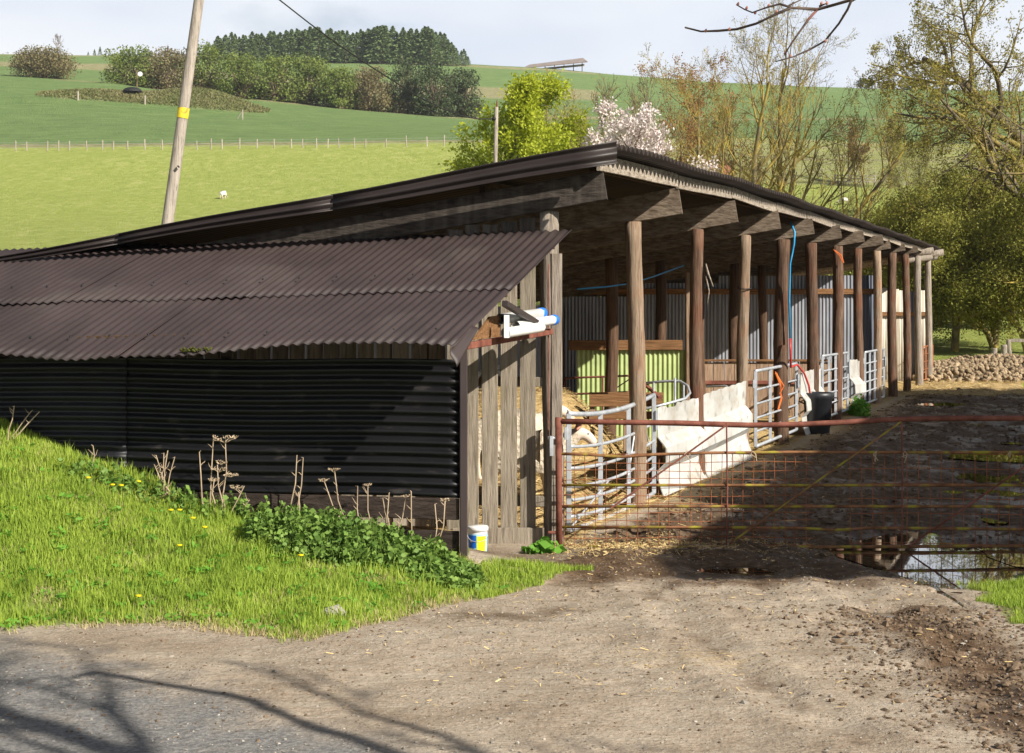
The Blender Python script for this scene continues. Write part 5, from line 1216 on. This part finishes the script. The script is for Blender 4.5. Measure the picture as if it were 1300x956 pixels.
blades('dead_grass', X[k], Y[k], .055, .006, l_dead, rng, 'straw coloured dead grass mixed through the bank', bend=.9)
k2 = []; P_ = []
for _ in range(260):
    cx_, cy_ = rng.uniform(-4.6, .3), rng.uniform(10.6, 13.2)
    if cy_ < np.interp(cx_, fx, fy)+.08 or cy_ > wallY(cx_)-.1 or (cx_ > -.3 and cy_ > 12.5): continue
    z_ = Hs(cx_, cy_)
    for j in range(9): a_ = j*.7+rng.uniform(0, .3); P_.append((cx_+.045*cos(a_), cy_+.045*sin(a_), z_+rng.uniform(.03, .06)))
V, Q = leaf_quads(np.array(P_), .05, rng, asp=.45, dirs=rng.normal(size=(len(P_), 3))*[1, 1, .2]); me = np_mesh('bank_weeds', V, [Q]); me.materials.append(l_green); o = bpy.data.objects.new('bank_weeds', me); C.objects.link(o); tag(o, 'low broad leaved weeds scattered through the bank grass', 'weeds', kind='stuff')
n = 5000; cx = rng.uniform(-4.5, .3, 300); cy = rng.uniform(10.6, 13.4, 300)
X = np.repeat(cx, 45)+rng.normal(size=13500)*.05; Y = np.repeat(cy, 45)+rng.normal(size=13500)*.05
k = (Y > np.interp(X, fx, fy)+.15) & (Y < wallY(X)-.03) & (X < -.45)
blades('tall_grass', X[k], Y[k], .12, .008, l_grass, rng, 'taller tufts of grass standing out of the bank')
n = 120000; X = rng.uniform(3.2, 5.6, n); Y = rng.uniform(7.5, 13.2, n)
vx = 3.5+.12*(Y-9)*np.where(Y < 11, 1, .5)+vnoise(X, Y, .4, 34)*.2
k = (X > vx) & (rng.uniform(size=n) < .3+.7*sstep((X-vx)/.4)) & (Y < 12.75+vnoise(X, Y, .3, 35)*.25)
blades('verge_grass', X[k], Y[k], .065, .0075, l_grass, rng, 'green grass of the verge at the right edge of the track')
n = 60000; X = rng.uniform(9, 24, n); Y = rng.uniform(41.8, 60, n)
k = (X > post_x(Y)+3.0) & ((Y > 50) | (vnoise(X, Y, 1.2, 36) > .1)) & (Y > 41.8+vnoise(X, Y, .8, 37)*.5)
blades('field_grass', X[k], Y[k], .16, .03, l_grass, rng, 'green grass round the heap of fodder beet')
# weeds on the yard side
def leafy(name, label, cat, cx, cy, rx, ry, hgt, nst, mat, seed, leafs=.05, stem=True, kind=None, per=8, zfun=None):
    rng = np.random.default_rng(seed); P = []; mb = MB()
    for k in range(nst):
        a = rng.uniform(0, 2*pi); u = rng.uniform(0, 1)**.5; x = cx+rx*u*cos(a); y = cy+ry*u*sin(a)
        if y > wallY(x)-.04 and x < -.3: y = wallY(x)-.05
        z = Hs(x, y); hh = hgt*rng.uniform(.5, 1.1)*(1-.5*u*u)
        lx, ly = rng.normal()*.08*hh*2, rng.normal()*.08*hh*2
        mb.tube([(x, y, z), (x+lx*.4, y+ly*.4, z+hh*.5), (x+lx, y+ly, z+hh)], [.004, .003, .002], 3, caps=False)
        for j in range(per):
            t = (j+.6)/per; aa = j*2.4; rr = leafs*(1.1-.5*t); P.append((x+lx*t+cos(aa)*rr, y+ly*t+sin(aa)*rr, z+hh*t+.01))
    P = np.array(P); n = len(P); rng2 = np.random.default_rng(seed+1)
    V, Q = leaf_quads(P, leafs*1.7, rng2, asp=.75, dirs=rng2.normal(size=(n, 3))*[1, 1, .25])
    return mb, V, Q
def plant(name, label, cat, *a, kind=None, **kw):
    mb, V, Q = leafy(name, label, cat, *a, **kw); mat = a[6]
    if kind == 'stuff':
        mb.addq(V, Q); o = mb.build(name, mat); tag(o, label, cat, kind='stuff'); return
    t = thing(name, label, cat, (a[0], a[1], Hs(a[0], a[1])))
    mb.build('stems', mat, t); m2 = MB(); m2.addq(V, Q); m2.build('leaves', mat, t)
plant('nettles', 'dark green nettle patch growing along the foot of the black wall', 'nettles', -1.28, 12.42, .85, .30, .30, 640, l_nettle, 51, leafs=.030, per=11, kind='stuff')
plant('nettles', 'nettles spilling forward by the lean-to corner near the bucket', 'nettles', -.55, 12.3, .34, .28, .15, 150, l_nettle, 52, leafs=.028, kind='stuff')
plant('nettles', 'scattered nettles at the top of the bank along the black wall', 'nettles', -2.7, 12.95, 1.2, .12, .22, 90, l_nettle, 53, leafs=.03, kind='stuff')
plant('weed_clump', 'bright green leafy weed clump by the second last galvanised gate', 'weed', 7.05, 32.0, .2, .2, .42, 60, l_green, 54, leafs=.05)
plant('dock', 'broad leaved green dock between the plank wall and the gate hinge', 'weed', .30, 14.2, .10, .12, .16, 12, l_green, 55, leafs=.06, per=3)
plant('dock', 'low green weed in front of the kick board', 'weed', .17, 14.1, .08, .08, .06, 7, l_green, 56, leafs=.055, per=3)
# dead stalks
def stalks(label, lst, umbels=(), Yw=12.5):
    x0 = gx(lst[0][0], Yw); t = thing('dead_weed', label, 'dead weed', (x0, wallY(x0)-.2, Hs(x0, wallY(x0)-.2)), 0, 'dead stalks along the black wall')
    mb = MB()
    for px, py0, px1, py1 in lst:
        x = gx(px, Yw); Y = wallY(x)-.17+random.uniform(-.04, .04); a = at(px, py0, Y); b = at(px1, py1, Y-.03); a.z = min(a.z, Hs(a.x, Y)); w1 = Vector((random.uniform(-.02, .02), 0, 0)); mb.tube([a, a.lerp(b, .3)+w1, a.lerp(b, .6)-w1*.6, b, b+Vector((random.uniform(-.02, .02), 0, random.uniform(-.01, .02)))], [.0065, .0055, .0045, .004, .002], 5, lump=.12)
        for q in range(2): c_ = a.lerp(b, random.uniform(.45, .95)); sd = random.choice((-1, 1)); mb.tube([c_, c_+Vector((sd*.02, 0, .02)), c_+Vector((sd*random.uniform(.03, .05), .01, random.uniform(.02, .07)))], [.0035, .0025, .001], 4)
    mb.build('stalks', m_stalk, t)
    if umbels:
        for px, py, s in umbels:
            mb = MB()
            x = gx(px, Yw); Y = wallY(x)-.19; c = at(px, py, Y)
            for k in range(9):
                a = 2*pi*k/9; e = c+Vector((s*cos(a), s*sin(a)*.8, s*random.uniform(.2, .7))); mb.tube([c, c.lerp(e, .6)+Vector((0, 0, s*.1)), e], .0022, 3)
                for q in range(4): e2 = e+Vector((random.uniform(-1, 1), random.uniform(-1, 1), random.uniform(.2, 1)))*s*.35; mb.tube([e, e2], [.002, .004], 3)
            mb.build('seed_head', m_stalk, t)
stalks('bundle of crossing dead stalks left of the umbel on the bank top', [(214, 622, 198, 578), (208, 622, 222, 580), (205, 618, 213, 572), (215, 620, 196, 590), (203, 624, 208, 575), (218, 626, 205, 600)])
stalks('tall dead umbel with seed heads against the black wall', [(286, 645, 286, 560), (266, 628, 271, 552), (258, 620, 253, 574), (270, 640, 272, 608), (290, 640, 310, 617), (300, 652, 317, 635), (282, 640, 276, 590)], [(286, 563, .085), (278, 600, .05), (293, 606, .05), (300, 622, .045), (272, 612, .04), (281, 590, .04)])
stalks('two tall straight dead stems in the nettles', [(369, 664, 377, 578), (377, 660, 385, 581), (381, 650, 379, 625)])
stalks('curved broken dead stalks with hooked heads near the middle of the nettles', [(440, 650, 425, 600), (443, 648, 412, 612), (455, 648, 454, 617), (471, 650, 467, 618)], [(424, 600, .04), (411, 612, .035), (467, 618, .03)])
stalks('short dead twiggy stalks at the right of the nettles', [(493, 652, 494, 626), (500, 652, 515, 632), (523, 655, 522, 624), (555, 672, 552, 640), (556, 670, 565, 636), (492, 650, 486, 632)], [(515, 632, .03), (565, 637, .03)])
stalks('thin dead stalks at the far left end of the bank top', [(10, 545, 18, 515), (14, 542, 50, 523), (12, 540, 40, 522)])
stalks('single short dead stalk on the bank top right of the far left stalks', [(120, 590, 118, 566)])
# dandelions
for px, py in ((112, 607), (143, 616), (154, 617), (176, 612), (217, 648), (228, 648), (245, 658), (260, 670), (228, 693), (176, 757), (382, 706), (543, 701)):
    rx_ = (px-650)/F; Y = 10.5
    for _ in range(400):
        zt = Hs(rx_*Y, Y)+.10
        if CAMZ-(py-HY)/F*Y <= zt: break
        Y += .008
    x = rx_*Y; z = Hs(x, Y)
    t = thing('dandelion', 'small yellow dandelion flower in the bank grass', 'dandelion', (x, Y, z), 0, 'dandelions in the bank grass')
    MB().tube([(x, Y, z), (x, Y, z+.10)], .003, 4).build('stem', l_green, t); MB().lathe((x, Y-.004, z+.095), [(.004, 0), (.02, .006), (.022, .014), (.0, .018)], 10).build('flower', m_flower, t)
# stones, clods, straw
def scatter(name, label, cat, n, region, size, mat, seed, flat=.6):
    rng = np.random.default_rng(seed); X, Y = region(rng, n); Z = H(X, Y); n = len(X)
    base = np.array([(1, 0, 0), (0, 1, 0), (-1, 0, 0), (0, -1, 0), (0, 0, 1), (0, 0, -1), (.7, .7, .3), (-.7, .6, .4)])
    g = (1+5**.5)/2; ico = np.array([(-1, g, 0), (1, g, 0), (-1, -g, 0), (1, -g, 0), (0, -1, g), (0, 1, g), (0, -1, -g), (0, 1, -g), (g, 0, -1), (g, 0, 1), (-g, 0, -1), (-g, 0, 1)])/1.9
    tri = np.array([(0, 11, 5), (0, 5, 1), (0, 1, 7), (0, 7, 10), (0, 10, 11), (1, 5, 9), (5, 11, 4), (11, 10, 2), (10, 7, 6), (7, 1, 8), (3, 9, 4), (3, 4, 2), (3, 2, 6), (3, 6, 8), (3, 8, 9), (4, 9, 5), (2, 4, 11), (6, 2, 10), (8, 6, 7), (9, 8, 1)])
    s = size*np.exp(rng.normal(size=n)*.42); V = ico[None]*(s[:, None, None])*[1, 1, flat]*(1+.22*rng.normal(size=(n, 12, 1)))*(1+.25*rng.normal(size=(n, 1, 3)))
    a = rng.uniform(0, 6, n); c, s_ = np.cos(a)[:, None], np.sin(a)[:, None]; V = np.stack([V[..., 0]*c-V[..., 1]*s_, V[..., 0]*s_+V[..., 1]*c, V[..., 2]], -1)
    V = V+np.stack([X, Y, Z+s*.15], -1)[:, None, :]; T = np.arange(n)[:, None, None]*12+tri[None]
    me = np_mesh(name, V.reshape(-1, 3), [T.reshape(-1, 3)]); me.materials.append(mat); o = bpy.data.objects.new(name, me); C.objects.link(o); tag(o, label, cat, kind='stuff')
def reg_track(rng, n):
    X = rng.uniform(-4.6, 4.5, n); Y = rng.uniform(7.6, 14.6, n); f = np.interp(X, fx, fy)
    k = ((Y < f) | (X > .6)) & (Y < 14.4) & (X < 3.8) & (vnoise(X, Y, .5, 41)+rng.uniform(-.6, 1, n) > 0); return X[k], Y[k]
scatter('gravel_stones', 'small pale stones strewn over the gravel track', 'gravel', 15000, reg_track, .0045, m_stone, 61)
def reg_mud(rng, n):
    X = np.concatenate([rng.normal(size=n//2)*.45+2.85, rng.uniform(.5, 5, n//2)]); Y = np.concatenate([rng.uniform(7.8, 11.6, n//2), rng.uniform(12.2, 22, n//2)]); k = (X > post_x(Y)+.4)|(Y < 14); return X[k], Y[k]
scatter('mud_clods', 'dark clods of churned mud on the track and in the yard', 'mud clods', 6000, reg_mud, .0105, m_clod, 62, .6)
def reg_yard(rng, n):
    X = rng.uniform(1, 14, n); Y = 14+rng.uniform(0, 1, n)**1.3*28; k = (X > post_x(Y)+.35) & (X < .36*Y+1.5) & (vnoise(X, Y, .7, 55)+rng.uniform(-.7, .9, n) > 0); return X[k], Y[k]
scatter('yard_clods', 'dark lumps of mud and dung over the shaded yard', 'mud clods', 22000, reg_yard, .02, m_clod, 66, .55)
def reg_clod(rng, n):
    X = rng.uniform(-3, 3.4, n); Y = rng.uniform(8, 13.6, n); f = np.interp(X, fx, fy); k = (Y < f-.05)|(X > .7); return X[k], Y[k]
scatter('dirt_crumbs', 'dark crumbs of dirt scattered over the track', 'dirt', 3500, reg_clod, .0055, m_clod, 63, .6)
def strawbits(name, label, X, Y, seed, ln=.07, lift=.012):
    rng = np.random.default_rng(seed); Z = H(X, Y)+lift*rng.uniform(.3, 2, len(X)); n = len(X); a = rng.uniform(0, pi, n); l = ln*rng.uniform(.4, 1.3, n); d = np.stack([np.cos(a)*l, np.sin(a)*l, rng.normal(size=n)*l*.2], -1)
    s = np.stack([-np.sin(a), np.cos(a), rng.normal(size=n)*.5], -1)*.0022; P = np.stack([X, Y, Z], -1)
    V = np.stack([P-d/2-s, P-d/2+s, P+d/2+s, P+d/2-s], 1).reshape(-1, 3); me = np_mesh(name, V, [np.arange(n*4).reshape(-1, 4)]); me.materials.append(m_straw_i); o = bpy.data.objects.new(name, me); C.objects.link(o); tag(o, label, 'straw', kind='stuff')
rng = np.random.default_rng(71)
n = 26000; X = rng.uniform(-1.6, 4.5, n); Y = rng.uniform(15.4, 26, n); k = (X < post_x(Y)+.2); strawbits('bedding_straw', 'loose golden straw bedding on the shed floor', X[k], Y[k], 72, .16, .03)
n = 5000; X = rng.normal(size=n)*.8+1.0; Y = rng.normal(size=n)*.35+14.6; k = (Y > 13.6)&(X > .3); strawbits('spilled_straw', 'straw spilled under the foot of the rusty gate', X[k], Y[k], 73, .045)
n = 900; X = rng.uniform(-1.2, 3.4, n); Y = rng.uniform(8.6, 13.8, n); k = (Y < np.interp(X, fx, fy)-.1)|(X > .7); n2_ = 6000; X2 = rng.uniform(1, 13, n2_); Y2 = rng.uniform(14.5, 42, n2_); k2 = (X2 > post_x(Y2)+.2) & (X2 < post_x(Y2)+1+3*rng.uniform(size=n2_)**2); strawbits('dirty_straw', 'trodden straw along the foot of the barriers', X2[k2], Y2[k2], 78, .12, .01)
strawbits('track_straw', 'thin scatter of straw stalks on the track', X[k], Y[k], 74, .045, .006)
n = 14000; X = rng.uniform(8, 19, n); Y = rng.uniform(38.5, 46, n); k = X > post_x(Y)-.5; strawbits('yard_straw', 'sunlit straw littering the far end of the yard', X[k], Y[k], 75, .3, .03)
mb = MB(); c = lr(2.05, .02)
for q in range(40): p = c+np.array([random.uniform(-.15, .13), random.uniform(-.02, .05), random.uniform(-.035, .008)]); mb.tube([p, p+[.012, 0, .006], p+[.024, 0, 0]], [.006, .013, .005], 6, lump=.25)
mb.build('moss_clump', m_moss, lean, smooth=True)
# pale flat stone by the verge
c = at(420, 790, 11.0); c.z = Hs(c.x, 11.0); o = MB().tube([c+Vector((-.09, 0, .005)), c+Vector((-.04, 0, .015)), c+Vector((.05, .02, .018)), c+Vector((.11, 0, .005))], [.02, .045, .05, .02], 8, lump=.12).build('flat_stone', m_stone, smooth=True); tag(o, 'pale flat stone at the lower edge of the grass bank', 'stone')

# air: distance haze over the hill
hz = MB().box((0, 400, 60), (2440, 1260, 124)).build('haze', bpy.data.materials.new('haze')); tag(hz, 'thin pale air haze over the hill', 'haze', kind='stuff')
hm = hz.data.materials[0]; hm.use_nodes = True; hm.node_tree.nodes.clear()
ho = hm.node_tree.nodes.new('ShaderNodeOutputMaterial'); hv = hm.node_tree.nodes.new('ShaderNodeVolumePrincipled')
hv.inputs['Color'].default_value = (.86, .90, 1, 1); hv.inputs['Density'].default_value = .00013; hv.inputs['Anisotropy'].default_value = .2
hm.node_tree.links.new(hv.outputs[0], ho.inputs['Volume'])
